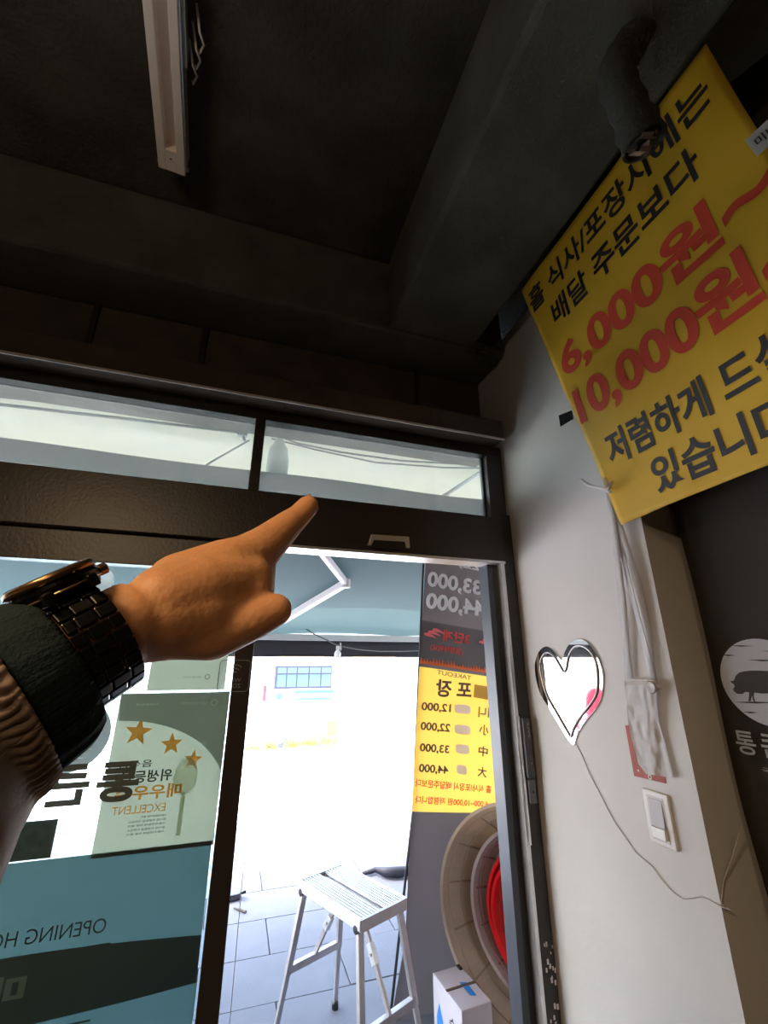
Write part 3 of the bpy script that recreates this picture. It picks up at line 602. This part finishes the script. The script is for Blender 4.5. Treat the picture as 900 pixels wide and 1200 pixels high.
def chili(cx, cy, s):
    mb = MB()
    for k in range(3):
        pts = []; dx, dy = k*5*s, -k*2.5*s+3
        for t in [i/8 for i in range(9)]:
            ang = -.5+t*1.2; pts.append((cx+dx-9*s+14*s*t, cy+dy+5*s*t*t-2, (1-abs(t-.35)*1.1)*2.1*s))
        P = [on(x, y-wd, 1, BY-.03) for x, y, wd in pts]+[on(x, y+wd, 1, BY-.03) for x, y, wd in reversed(pts)]
        mb.add(P, [tuple(range(len(P)))])
    mb.build('chili_print', mat('pink_chili_print', (.85, .16, .18), .6, trans=.4), sb)
chili(506, 742, 1.0); chili(569, 751, .85)
mb = MB(); st_(mb, '포 장', 551, 819, 509, 816, 20, .03); st_(mb, 'TAKEOUT', 551, 797, 511, 790, 5, .01)
for i, (nm, pr) in enumerate((('미니', '12,000'), ('小', '22,000'), ('中', '33,000'), ('大', '44,000'))):
    yb_ = (836, 859, 884, 908)[i]; st_(mb, pr, 527-i*1, yb_, 492.5-i*1, yb_-2.5, 11, .03)
    st_(mb, nm, 579 if i == 0 else 572-i, yb_+5 if i == 0 else yb_+3, 559 if i == 0 else 561-i, yb_+4 if i == 0 else yb_+1, 12, .02)
mb.each('menu_lettering', BR, sb)
mb = MB()
for i in range(4):
    cy_ = (831, 855, 878, 902)[i]; cx_ = (542, 542, 542, 541)[i]; hw = (9.5, 9.5, 8, 6)[i]; P = []
    for k in range(24):
        a_ = 2*math.pi*k/24; ex = math.copysign(abs(math.cos(a_))**.6, math.cos(a_)); ey = math.copysign(abs(math.sin(a_))**.6, math.sin(a_)); P.append(on(cx_+ex*hw, cy_+ey*5.5+ex*1, 1, BY-.036))
    mb.add(P, [tuple(range(24))])
mb.each('size_badge', mat('lilac_badge', (.70, .66, .72), .7, trans=.4), sb)
mb = MB()
for i in range(4): st_(mb, ('1인분', '2인분', '3인분', '4인분')[i], (548, 548, 547, 545)[i], (834, 858, 881, 905)[i], (536, 536, 536, 537)[i], (833, 857, 880, 904)[i], 6, .02, .012)
mb.each('badge_lettering', mat('grey_lilac_print', (.2, .16, .25), .7), sb)
mb = MB(); st_(mb, '홀 식사/포장시 배달주문보다', 574, 929, 485, 921, 9, .02); st_(mb, '6,000~10,000원 저렴합니다', 570, 946, 485, 941, 9, .02); mb.each('red_lettering', RD, sb)
MB().add([on(x, y, 1, BY-.034) for x, y in ((556, 802), (582, 806), (582, 822), (555, 817))], [(0, 1, 2, 3)]).build('gold_panel', mat('gold_print', (.42, .26, .04), .7, trans=.3), sb)
MB().tube([on(497, 640, 1, BY+.02), on(484, 950, 1, BY+.02), on(456, 1205, 1, BY+.02)], .008, 6).build('pole', BLACKP, sb)

# ---------------------------------------------------------------- nested basins standing on edge
AX = Vector((-.80, -.60, .05)).normalized()
BC = Vector((1.505, 2.31, .500))
def basin(name, c, Rr, depth, m, label, grp=None, rib=None, taper=.80, lip=.016):
    o = empty(name, (c.x, c.y, 0.0), label, 'basin', grp); t = .004; rb = Rr*taper
    prof = [(0, -depth), (rb, -depth), (Rr, 0), (Rr+lip, .002), (Rr+lip, -.014), (Rr+lip-.004, -.014), (Rr+lip-.005, -.004), (Rr+t, -.006), (rb+t, -depth-t), (0, -depth-t)]
    MB().lathe(c, AX, prof, 72).build('shell', m, o, smooth=False)
    if rib:
        X = AX.orthogonal().normalized(); Y = AX.cross(X); mb = MB()
        for k in range(14):
            a_ = 2*math.pi*k/14+.15; e = X*math.cos(a_)+Y*math.sin(a_); mb.bar(c+e*(Rr-.006)-AX*.02, c+e*(rb-.002)-AX*(depth-.005), .008, .010, AX)
            mb.bar(c+e*(rb-.01)-AX*(depth-.004), c+e*.06-AX*(depth-.004), .007, .008, AX)
        for q_ in (.03, depth*.5):
            rr_ = Rr-(Rr-rb)*q_/depth-.002; mb.lathe(c-AX*q_, AX, [(rr_+.002, -.003), (rr_-.004, 0), (rr_+.002, .003)], 72)
        mb.build('rib', rib, o)
    return o
BEI = mat('beige_translucent_plastic', (.58, .48, .38), .45, trans=.45, var=.05); BEIR = mat('beige_rib_plastic', (.34, .25, .19), .5, trans=.2)
PNK = mat('mauve_translucent_plastic', (.50, .40, .39), .4, trans=.5); PNKR = mat('mauve_rib', (.26, .12, .12), .5, trans=.2)
REDP = mat('red_basin_plastic', (.72, .012, .015), .3, trans=.35); REDR = mat('dark_red_rib', (.35, .008, .01), .4)
basin('round_basin', BC, .475, .19, BEI, 'largest beige ribbed plastic basin standing on edge beside the right door jamb', None, BEIR, .74)
basin('round_basin', BC-AX*.07+Vector((.024,-.032,0)), .365, .10, PNK, 'mauve tinted basin with a pale rim nested inside the beige basin', None, PNKR, .86)
basin('round_basin', BC-AX*.09+Vector((.04, -.05, -.02)), .308, .075, REDP, 'outer of the two bright red plastic basins nested at the doorway', None, None, .84, .014)
basin('round_basin', BC-AX*.075+Vector((.04, -.05, -.03)), .280, .075, REDP, 'inner of the two bright red plastic basins, nearest the door jamb', None, REDR, .84, .014)

# carton
bx_ = empty('carton', (1.12, 2.5, 0), 'white carton with blue print on the pavement behind the basins', 'box')
q1 = on(507, 1140, 2, .22); q2 = on(541, 1185, 2, .22); X = (q2-q1)/2; Y = Vector((-X.y, X.x, 0)).normalized()*.08; Z = Vector((0, 0, .11)); cc_ = (q1+q2)/2+Y-Z
MB().obox(cc_, X, Y, Z).build('body', mat('white_card', (.55, .52, .58), .7, var=.04), bx_, bevel=.003)
BLU = mat('blue_print', (.03, .22, .62), .6)
P = [cc_-Y*1.01+X*x+Z*z for x, z in ((-.75, -1), (-.75, -.3), (-.55, .25), (-.3, -.2), (-.1, -1))]; MB().add(P, [(0, 1, 2, 3, 4)]).build('wave_print', BLU, bx_)
P = [cc_+Z*1.008+X*x+Y*y for x, y in ((-.2, .1), (.5, .1), (.6, .45), (-.1, .5))]; MB().add(P, [(0, 1, 2, 3)]).build('label_print', BLU, bx_)
mb = MB(); text(mb, '순', cc_-Y*1.012+X*.15-Z*.1, cc_-Y*1.012+X*.6-Z*.1, cc_-Y*1.012+X*.15+Z*.35, .01); mb.build('lettering', BK, bx_)
MB().obox(cc_+Z*1.0-X*.0, X*.06, Y*1.01, Z*.01).build('tape', mat('brown_tape', (.12, .08, .06), .4), bx_)
MB().obox(cc_+Z*1.02-X*.85+Y*.8, X*.12, Y*.10, Z*.05).build('handle_slot', BLACKP, bx_)

# ---------------------------------------------------------------- aluminium work platform
def S(px, py, z): return on(px, py, 2, z)
HS = .65
a_, b_, c_, d_ = [S(x, y, HS) for x, y in ((347, 1029), (404, 1015), (478, 1053), (421, 1079))]
ctr = (a_+b_+c_+d_)/4; uL = ((a_+b_)-(c_+d_)).normalized(); vS = Vector((0, 0, 1)).cross(uL); vS = -vS if vS.dot(b_-a_) < 0 else vS
LL = ((a_+b_)/2-(c_+d_)/2).length/2; SS = ((b_-a_).length+(c_-d_).length)/4
ws = empty('work_platform', (ctr.x, ctr.y, 0), 'small folding aluminium work platform with grooved top standing outside the doorway', 'step stool')
ALS = mat('lit_aluminium', (.80, .79, .80), .35, metal=.55, var=.05, vscale=30); ALD = mat('shaded_aluminium', (.50, .47, .48), .4, metal=.7, var=.08, vscale=20)  # one metal in a lit and a shaded copy; shade put into colour
def pt(u, v, z): return Vector((ctr.x, ctr.y, 0))+uL*u+vS*v+Vector((0, 0, z))
for sgn in (-1, 1):
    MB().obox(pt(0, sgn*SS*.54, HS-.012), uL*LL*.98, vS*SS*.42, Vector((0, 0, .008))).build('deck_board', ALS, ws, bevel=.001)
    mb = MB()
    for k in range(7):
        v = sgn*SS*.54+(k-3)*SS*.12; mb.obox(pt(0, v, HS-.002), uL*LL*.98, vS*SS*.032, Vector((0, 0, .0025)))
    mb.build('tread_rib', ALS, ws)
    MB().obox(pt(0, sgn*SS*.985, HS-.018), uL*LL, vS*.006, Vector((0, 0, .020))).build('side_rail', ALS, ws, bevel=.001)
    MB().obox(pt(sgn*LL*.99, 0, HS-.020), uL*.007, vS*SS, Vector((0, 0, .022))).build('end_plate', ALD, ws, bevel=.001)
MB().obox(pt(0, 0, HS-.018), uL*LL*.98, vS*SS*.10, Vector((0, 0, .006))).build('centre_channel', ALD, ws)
spl, sps = .11, .06; feet = {}
for su in (-1, 1):
    for sv in (-1, 1):
        tp = pt(su*(LL-.03), sv*(SS-.02), HS-.04); ft = pt(su*(LL-.03+spl), sv*(SS-.02+sps), .0); mid_ = tp.lerp(ft, .55)
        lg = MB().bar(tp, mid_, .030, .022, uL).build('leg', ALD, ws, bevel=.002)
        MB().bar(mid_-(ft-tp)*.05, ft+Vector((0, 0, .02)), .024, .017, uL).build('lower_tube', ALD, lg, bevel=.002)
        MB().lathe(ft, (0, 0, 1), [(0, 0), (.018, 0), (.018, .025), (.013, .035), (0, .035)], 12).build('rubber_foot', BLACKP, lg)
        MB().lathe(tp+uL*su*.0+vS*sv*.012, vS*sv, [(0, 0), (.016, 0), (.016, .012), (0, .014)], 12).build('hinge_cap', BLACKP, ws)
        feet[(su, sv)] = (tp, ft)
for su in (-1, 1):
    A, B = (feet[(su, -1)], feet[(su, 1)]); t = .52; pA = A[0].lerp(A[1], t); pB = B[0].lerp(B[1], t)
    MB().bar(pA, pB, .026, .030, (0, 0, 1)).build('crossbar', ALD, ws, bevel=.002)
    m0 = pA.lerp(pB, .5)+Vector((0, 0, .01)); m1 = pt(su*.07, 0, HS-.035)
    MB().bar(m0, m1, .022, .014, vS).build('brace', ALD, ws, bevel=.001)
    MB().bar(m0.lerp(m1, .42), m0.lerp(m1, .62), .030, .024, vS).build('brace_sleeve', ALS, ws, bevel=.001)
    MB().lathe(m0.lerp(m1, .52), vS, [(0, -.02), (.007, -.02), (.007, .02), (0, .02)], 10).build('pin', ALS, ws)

# ---------------------------------------------------------------- small things on the ground
hs = MB().tube([on(425, 1024, 2, .02), on(440, 1019, 2, .03), on(452, 1022, 2, .04), on(466, 1022, 2, .04), on(490, 1019, 2, .04), on(520, 1015, 2, .04)], [.015, .02, .035, .04, .03, .03], 10).build('tarp_roll', mat('dark_tarp', (.025, .025, .04), .6, bump=.3), smooth=True)
tag(hs, 'dark rolled tarpaulin lying at the edge of the shade behind the platform', 'tarp')
cl_ = empty('metal_clamp', on(272, 1056, 2, 0), 'small dark metal clamp on the paving beside the door stile', 'clamp')
p = on(270, 1055, 2, .0)
MB().obox(p+Vector((0, 0, .02)), Vector((.07, .01, 0)), Vector((0, .03, 0)), Vector((0, 0, .02))).build('body', mat('shiny_dark', (.08, .08, .09), .25, metal=.6), cl_, bevel=.008)
MB().tube([p+Vector((.05, 0, .03)), p+Vector((.10, -.03, .05)), p+Vector((.08, .04, .02))], .010, 8).build('jaw', BLACKP, cl_, smooth=True)
tag(MB().tube([on(274, 1064, 2, .006), on(281, 1066, 2, .008), on(288, 1069, 2, .006)], [.004, .008, .010], 6).build('twig', mat('twig_brown', (.10, .08, .07), .8)), 'short dark twig on the paving just below the clamp', 'twig')

# red plastic chairs in the yard (the heart mirror shows them)
RC = mat('red_chair_plastic', (.80, .03, .06), .35, trans=.15)
def chair(loc, rz, k):
    o = empty('plastic_chair', loc, ('lowest', 'second', 'third', 'fourth', 'fifth', 'topmost')[k]+' red plastic chair of the stack in the yard, seen in the heart mirror', 'chair', 'stacked red chairs')
    Mz = Matrix.Rotation(rz, 4, 'Z'); T_ = lambda x, y, z: Vector(loc)+Mz @ Vector((x, y, z))
    MB().prism([T_(-.22, -.22, .44), T_(.22, -.22, .44), T_(.22, .22, .44), T_(-.22, .22, .44)], (0, 0, .03)).build('seat', RC, o, bevel=.01)
    P = [T_(-.20, .21, .47)]+[T_(.21*math.cos(a), .24, .72+.26*math.sin(a)) for a in [math.pi-math.pi*k/14 for k in range(15)]]+[T_(.20, .21, .47)]
    MB().prism(P, Mz @ Vector((0, .02, 0))).build('backrest', RC, o, bevel=.006)
    for sx in (-1, 1):
        for sy in (-1, 1): MB().bar(T_(sx*.19, sy*.19, .44), T_(sx*.23, sy*.23, 0), .04, .04).build('leg', RC, o)
        MB().bar(T_(sx*.22, -.2, .66), T_(sx*.22, .22, .68), .04, .03).build('armrest', RC, o); MB().bar(T_(sx*.22, -.2, .45), T_(sx*.22, -.2, .66), .04, .03).build('arm_post', RC, o)
def gz(y): return -.03-(y-5.7)*(2.39/19.3) if y > 5.7 else -.03
for k in range(6): chair((-3.35, 6.5, gz(6.5)+.09*k), R(200), k)

# ---------------------------------------------------------------- bus, shrubs far off
BUSY = 25.0
def G(px, py, y=BUSY): return on(px, py, 1, y)
bs = empty('bus', G(345, 852), 'white bus with blue stripes and dark windows parked beyond the bright yard', 'bus')
x0, x1 = G(304, 800).x, G(394, 800).x; z0 = -2.42; zt = G(345, 776).z
BW = mat('white_bus_paint', (.80, .80, .82), .3, coat=.3)
MB().box((x0, BUSY, z0+.35), (x1, BUSY+2.4, zt)).build('body', BW, bs, bevel=.12)
wx0, wx1 = G(322, 790).x, G(389, 790).x; wz0, wz1 = G(350, 807).z, G(350, 780).z
wb = MB().box((wx0, BUSY-.03, wz0), (wx1, BUSY+.02, wz1)).build('window_band', mat('bus_window_frame', (.03, .03, .06), .4), bs, bevel=.06)
xs = [324.5, 336, 348, 362, 376, 388.5]
for i in range(len(xs)-1):
    a0, a1 = G(xs[i]+.7, 790).x, G(xs[i+1]-.7, 790).x
    MB().box((a0, BUSY-.05, wz0+.10), (a1, BUSY-.02, wz1-.45)).build('pane', mat('bus_glass', (.07, .12, .14), .15), wb); MB().box((a0, BUSY-.05, wz1-.38), (a1, BUSY-.02, wz1-.10)).build('pane', mat('bus_glass_upper', (.09, .14, .15), .15), wb)
BS = mat('bus_blue', (.05, .14, .55), .35)
for (p0, p1, q0, q1) in ((345, 392, 809, 813), (348, 390, 818, 821), (325, 331, 812, 819)):
    MB().box((G(p0, 800).x, BUSY-.02, G(350, q1).z), (G(p1, 800).x, BUSY+.01, G(350, q0).z)).build('stripe', BS, bs)
MB().box((G(309, 800).x, BUSY-.06, G(310, 822).z), (G(313, 800).x, BUSY+.02, G(310, 803).z)).build('tail_light', mat('tail_red', (.75, .03, .05), .3), bs, bevel=.03)
for px in (330, 375):
    MB().lathe((G(px, 840).x, BUSY-.02, z0+.45), (0, 1, 0), [(0, 0), (.28, .0), (.30, .03), (.45, .04), (.45, .25), (0, .25)], 24).build('wheel', mat('grey_tyre', (.12, .12, .13), .8), bs)  # tyres in an even grey instead of black
LEAF = mat('yellow_green_leaf', (.38, .34, .06), .6, trans=.4, var=.3); 
for i, (px, s_) in enumerate(((298, .45), (318, .35), (342, .4), (362, .5), (380, .75), (392, .55))):
    base = on(px, 858, 1, 22.5); base.z = gz(22.5)
    o = empty('shrub', base, '%s yellow green shrub in the row in front of the bus' % ('leftmost', 'second from left', 'third from left', 'fourth from left', 'tallest', 'rightmost')[i], 'shrub', 'shrubs in front of the bus')
    mb = MB()
    for k in range(220):
        d_v = Vector((random.gauss(0, 1), random.gauss(0, 1), abs(random.gauss(0, 1)))).normalized()*random.uniform(.3, 1)*s_; c = base+d_v+Vector((0, 0, .08))
        t1 = Vector((random.uniform(-1, 1), random.uniform(-1, 1), random.uniform(-1, 1))).normalized()*.06; t2 = t1.orthogonal().normalized()*.03; mb.add([c-t1, c+t2, c+t1, c-t2], [(0, 1, 2, 3)])
    mb.build('foliage', LEAF, o)['kind'] = 'stuff'; MB().tube([base, base+Vector((0, 0, s_*.6))], .02, 6).build('stem', mat('stem_brown', (.15, .1, .06), .8), o)
ys = on(389, 858, 1, 22.0); ys.z = gz(22)
o = empty('yellow_sign', ys, 'small yellow board among the shrubs in front of the bus', 'sign'); MB().box((ys.x-.25, 22, ys.z+.5), (ys.x+.2, 22.03, ys.z+1.15)).build('board', mat('yellow_board', (.85, .6, .05), .5), o, bevel=.02); MB().tube([ys, ys+Vector((0, 0, .5))], .03, 6).build('post', ALU, o)

# ---------------------------------------------------------------- person: left arm pointing up towards the transom
pe = empty('person', cs(100, 757, .235), 'person in a beige jacket pointing with an outstretched left hand', 'person')
def chain(pts, sub=5):                   # tapered capsule along (px, py, depth, radius in pixels)
    P = [(cs(x, y, d), r*d/F*.97) for x, y, d, r in pts]; mb = MB()
    for (p, r), (q, s) in zip(P[:-1], P[1:]):
        n = max(1, int((q-p).length/.006)); path = [p.lerp(q, i/n) for i in range(n+1)]; rad = [r+(s-r)*i/n for i in range(n+1)]
        mb.tube(path, rad, 20)
    for p, r in P:
        st0 = [(r*math.sin(math.pi*i/10), -r*math.cos(math.pi*i/10)) for i in range(1, 10)]; mb.lathe(p, (0, 0, 1), [(0, -r)]+st0+[(0, r)], 20)
    return mb
allc = MB()
AXW = cdir(.54, .36, .76).normalized(); WR = cs(140, 735, .25)
elb = WR-AXW*.26
chains = [
 [(150,722,.262,28),(212,687,.288,41),(264,667,.313,37),(288,655,.33,30),(309,641,.345,25.5),(337,615.5,.37,18),(349.5,605.5,.383,15),(361,593,.397,13.5)],
 [(150,733,.255,46),(185,722,.27,50),(228,713,.292,54),(262,702,.31,42)],
 [(262,684,.322,45),(288,672,.332,36),(292,690,.325,31)],
 [(195,722,.268,46),(235,718,.283,46),(268,706,.300,38),(291,694,.306,28)],
 [(195,705,.270,46),(235,692,.286,44),(268,686,.302,38),(290,680,.314,32)],
 [(165,740,.26,38),(205,737,.272,36),(250,741,.282,33),(297,726,.292,25),(323,715,.30,20.5)],
 [(272,700,.315,44),(284,706,.31,32)],
 [(268,676,.345,26),(300,668,.365,19),(309,684,.360,13.5),(300,704,.345,14)],
 [(262,690,.36,25),(292,692,.378,16),(292,712,.365,14),(275,716,.35,13)],
 [(248,702,.37,22),(274,714,.385,14),(274,733,.372,12),(258,736,.358,12)],
 [(190,728,.295,42),(236,718,.335,40),(240,716,.36,28)],
 [(170,728,.275,42),(225,725,.33,32)],
]
for c in chains: m = chain(c); allc.add(m.v, m.f)
fo = MB()
pth = [WR-AXW*t for t in (-.012, 0, .03, .07, .12, .18, .26)]; rad = [.0235, .0235, .0245, .028, .033, .038, .042]
pp2 = []; rr2 = []
for i in range(len(pth)-1):
    for k in range(6): f = k/6; pp2.append(pth[i].lerp(pth[i+1], f)); rr2.append(rad[i]+(rad[i+1]-rad[i])*f)
fo.tube(pp2+[pth[-1]], rr2+[rad[-1]], 24); allc.add(fo.v, fo.f)
SKIN = mat('skin', (.72, .35, .165), .5, bump=.12, bscale=220, var=.10, vscale=25, sss=.25, spec=.35)
arm = allc.build('arm', SKIN, pe, smooth=True)
q = arm.modifiers.new('r', 'REMESH'); q.mode = 'VOXEL'; q.voxel_size = .0016; q.use_smooth_shade = True
q = arm.modifiers.new('s', 'SMOOTH'); q.factor = .6; q.iterations = 22
# fingernails
NAIL = mat('fingernail', (.62, .34, .24), .3)
ti = cs(364.5, 588.5, .40); tb = cs(349.8, 605, .383); dn_ = (ti-tb).normalized(); nrm = (cdir(-.75, .55, -.1)-dn_*cdir(-.75, .55, -.1).dot(dn_)).normalized(); sd = dn_.cross(nrm)
def nail(c, X, Y, N, n=16):
    mb = MB(); mb.grid(lambda u, v: c+X*(u-.5)*2*(1-.25*(v-.5)**2)+Y*(v-.5)*2-N*(.9*((u-.5)*2)**2)*X.length*.5, 8, 6); return mb
nail(ti-dn_*.001+nrm*.0066, sd*.0045, dn_*.0055, nrm).build('fingernail', NAIL, arm, smooth=True, solid=.0006)

# clothing as sleeves round the arm axis
Xs = AXW.cross(cdir(0, 1, 0)).normalized(); Ys = Xs.cross(AXW).normalized()    # Ys: towards the back of the hand
if Ys.dot(up) < 0: Ys = -Ys
def sleeve(s0, s1, rf, nu, nv, cen=lambda s: Vector((0, 0, 0))):
    def fn(u, v):
        a = 2*math.pi*u; s = s0+(s1-s0)*v; r = rf(a, s, v); c = WR-AXW*s+cen(s); return c+Xs*math.cos(a)*r[0]+Ys*math.sin(a)*r[1]
    return MB().grid(fn, nu, nv)
def cuff_r(a, s, v):
    e = .0020*math.sin(v*math.pi)+.0006*math.sin(a*90); r = .0392+e-.004*max(0, 1-v*6)**2; return (r, r*1.02)
sleeve(.031, .095, cuff_r, 200, 24, lambda s: Xs*0-Ys*.004).build('knit_cuff', mat('dark_green_knit', (.006, .018, .020), .95, bump=.3, bscale=500), pe, smooth=True, solid=.003)
def sl_r(a, s, v):
    g = max(0, 1-v*4.5); gather = .0013*math.sin(a*62+2.5*math.sin(v*60)+noise.noise(Vector((math.cos(a)*5, math.sin(a)*5, v*30)))*5)*min(1, v*40+.15)*max(0, min(1, (.06-v)*35))
    puff = .017*min(1, max(0, v-.05)*9)
    fold = .020*noise.noise(Vector((math.cos(a)*1.6, math.sin(a)*1.6, s*16)))+.006*noise.noise(Vector((math.cos(a)*4, math.sin(a)*4, s*45+3)))
    fold += .007*math.sin(s*95+2.2*math.cos(a+.5))*min(1, max(0, v-.15)*4)
    cz_ = noise.noise(Vector((math.cos(a)*2.2+s*9, math.sin(a)*2.2, s*24+7))); fold -= .010*math.exp(-(cz_*9)**2)*min(1, max(0, v-.05)*9)
    r = .048+puff+gather+fold*min(1, v*3.5)-.003*max(0, 1-v*10); return (r, r)
sleeve(.055, .30, sl_r, 420, 150, lambda s: -Ys*(.004+max(0, s-.07)*.06)).build('jacket_sleeve', mat('beige_nylon', (.29, .20, .145), .75, bump=.1, bscale=300, var=.05, vscale=30), pe, smooth=True, solid=.0015)

# ---------------------------------------------------------------- wristwatch
wt = empty('wristwatch', WR, 'black metal link wristwatch with a golden brown bezel worn at the cuff', 'watch')
WB = mat('black_steel', (.045, .043, .042), .25, metal=.9); WG = mat('bronze_bezel', (.30, .17, .08), .25, metal=.9); WGL = mat('gold_edge', (.75, .52, .28), .25, metal=.9)
TW = -14
wc = WR-AXW*.017; wa, wb_ = .0305, .0315
def ring(a): return Xs*math.cos(a)*wa+Ys*math.sin(a)*wb_
N_R = 22; bwid = .024
for k in range(N_R):
    a = R(90-TW+28)+R(304)*(k+.5)/N_R; c = wc+ring(a); t = (ring(a+.02)-ring(a-.02)).normalized(); nn = t.cross(AXW).normalized()
    if nn.dot(ring(a)) < 0: nn = -nn
    hl = R(304)/N_R*wa*.5
    segs = ((-.5, -.22), (-.20, .20), (.22, .5)) if k % 2 == 0 else ((-.5, -.30), (-.28, .10), (.12, .5))
    for s0, s1 in segs:
        lk = MB().obox(c+AXW*bwid*(s0+s1)/2, AXW*bwid*(s1-s0)*.5*.97, t*hl*.90, nn*.0017).build('bracelet_link', WB, wt, bevel=.0007)
N0 = (Ys*math.cos(R(TW))+Xs*math.sin(R(TW))).normalized(); cc = wc+N0*.0325
MB().lathe(cc, N0, [(0, -.004), (.0185, -.004), (.0205, -.001), (.0215, .004), (.0205, .0075), (0, .0075)], 48).build('case', WB, wt, smooth=False)
MB().lathe(cc, N0, [(.0195, .0070), (.0218, .0065), (.0212, .0100), (.0190, .0110), (.0175, .0100)], 48).build('bezel', WG, wt, smooth=True)
MB().lathe(cc, N0, [(0, .0098), (.0176, .0098)], 40).build('crystal', mat('watch_crystal', (.01, .01, .012), .05), wt)
for sg in (-1, 1):
    for s2 in (-1, 1): MB().obox(cc+N0.cross(AXW)*sg*.0205+AXW*s2*.010-N0*.001, N0.cross(AXW)*.006, AXW*.0025, N0*.0035).build('lug', WB, wt, bevel=.001)
MB().lathe(cc+AXW*.0212+N0*.002, AXW, [(0, 0), (.003, 0), (.0034, .001), (.0034, .0045), (.002, .0055), (0, .0055)], 20).build('crown', WG, wt)
MB().lathe(cc, N0, [(.0217, -.0002), (.0219, .0003), (.0217, .0008)], 48).build('edge_line', WGL, wt)
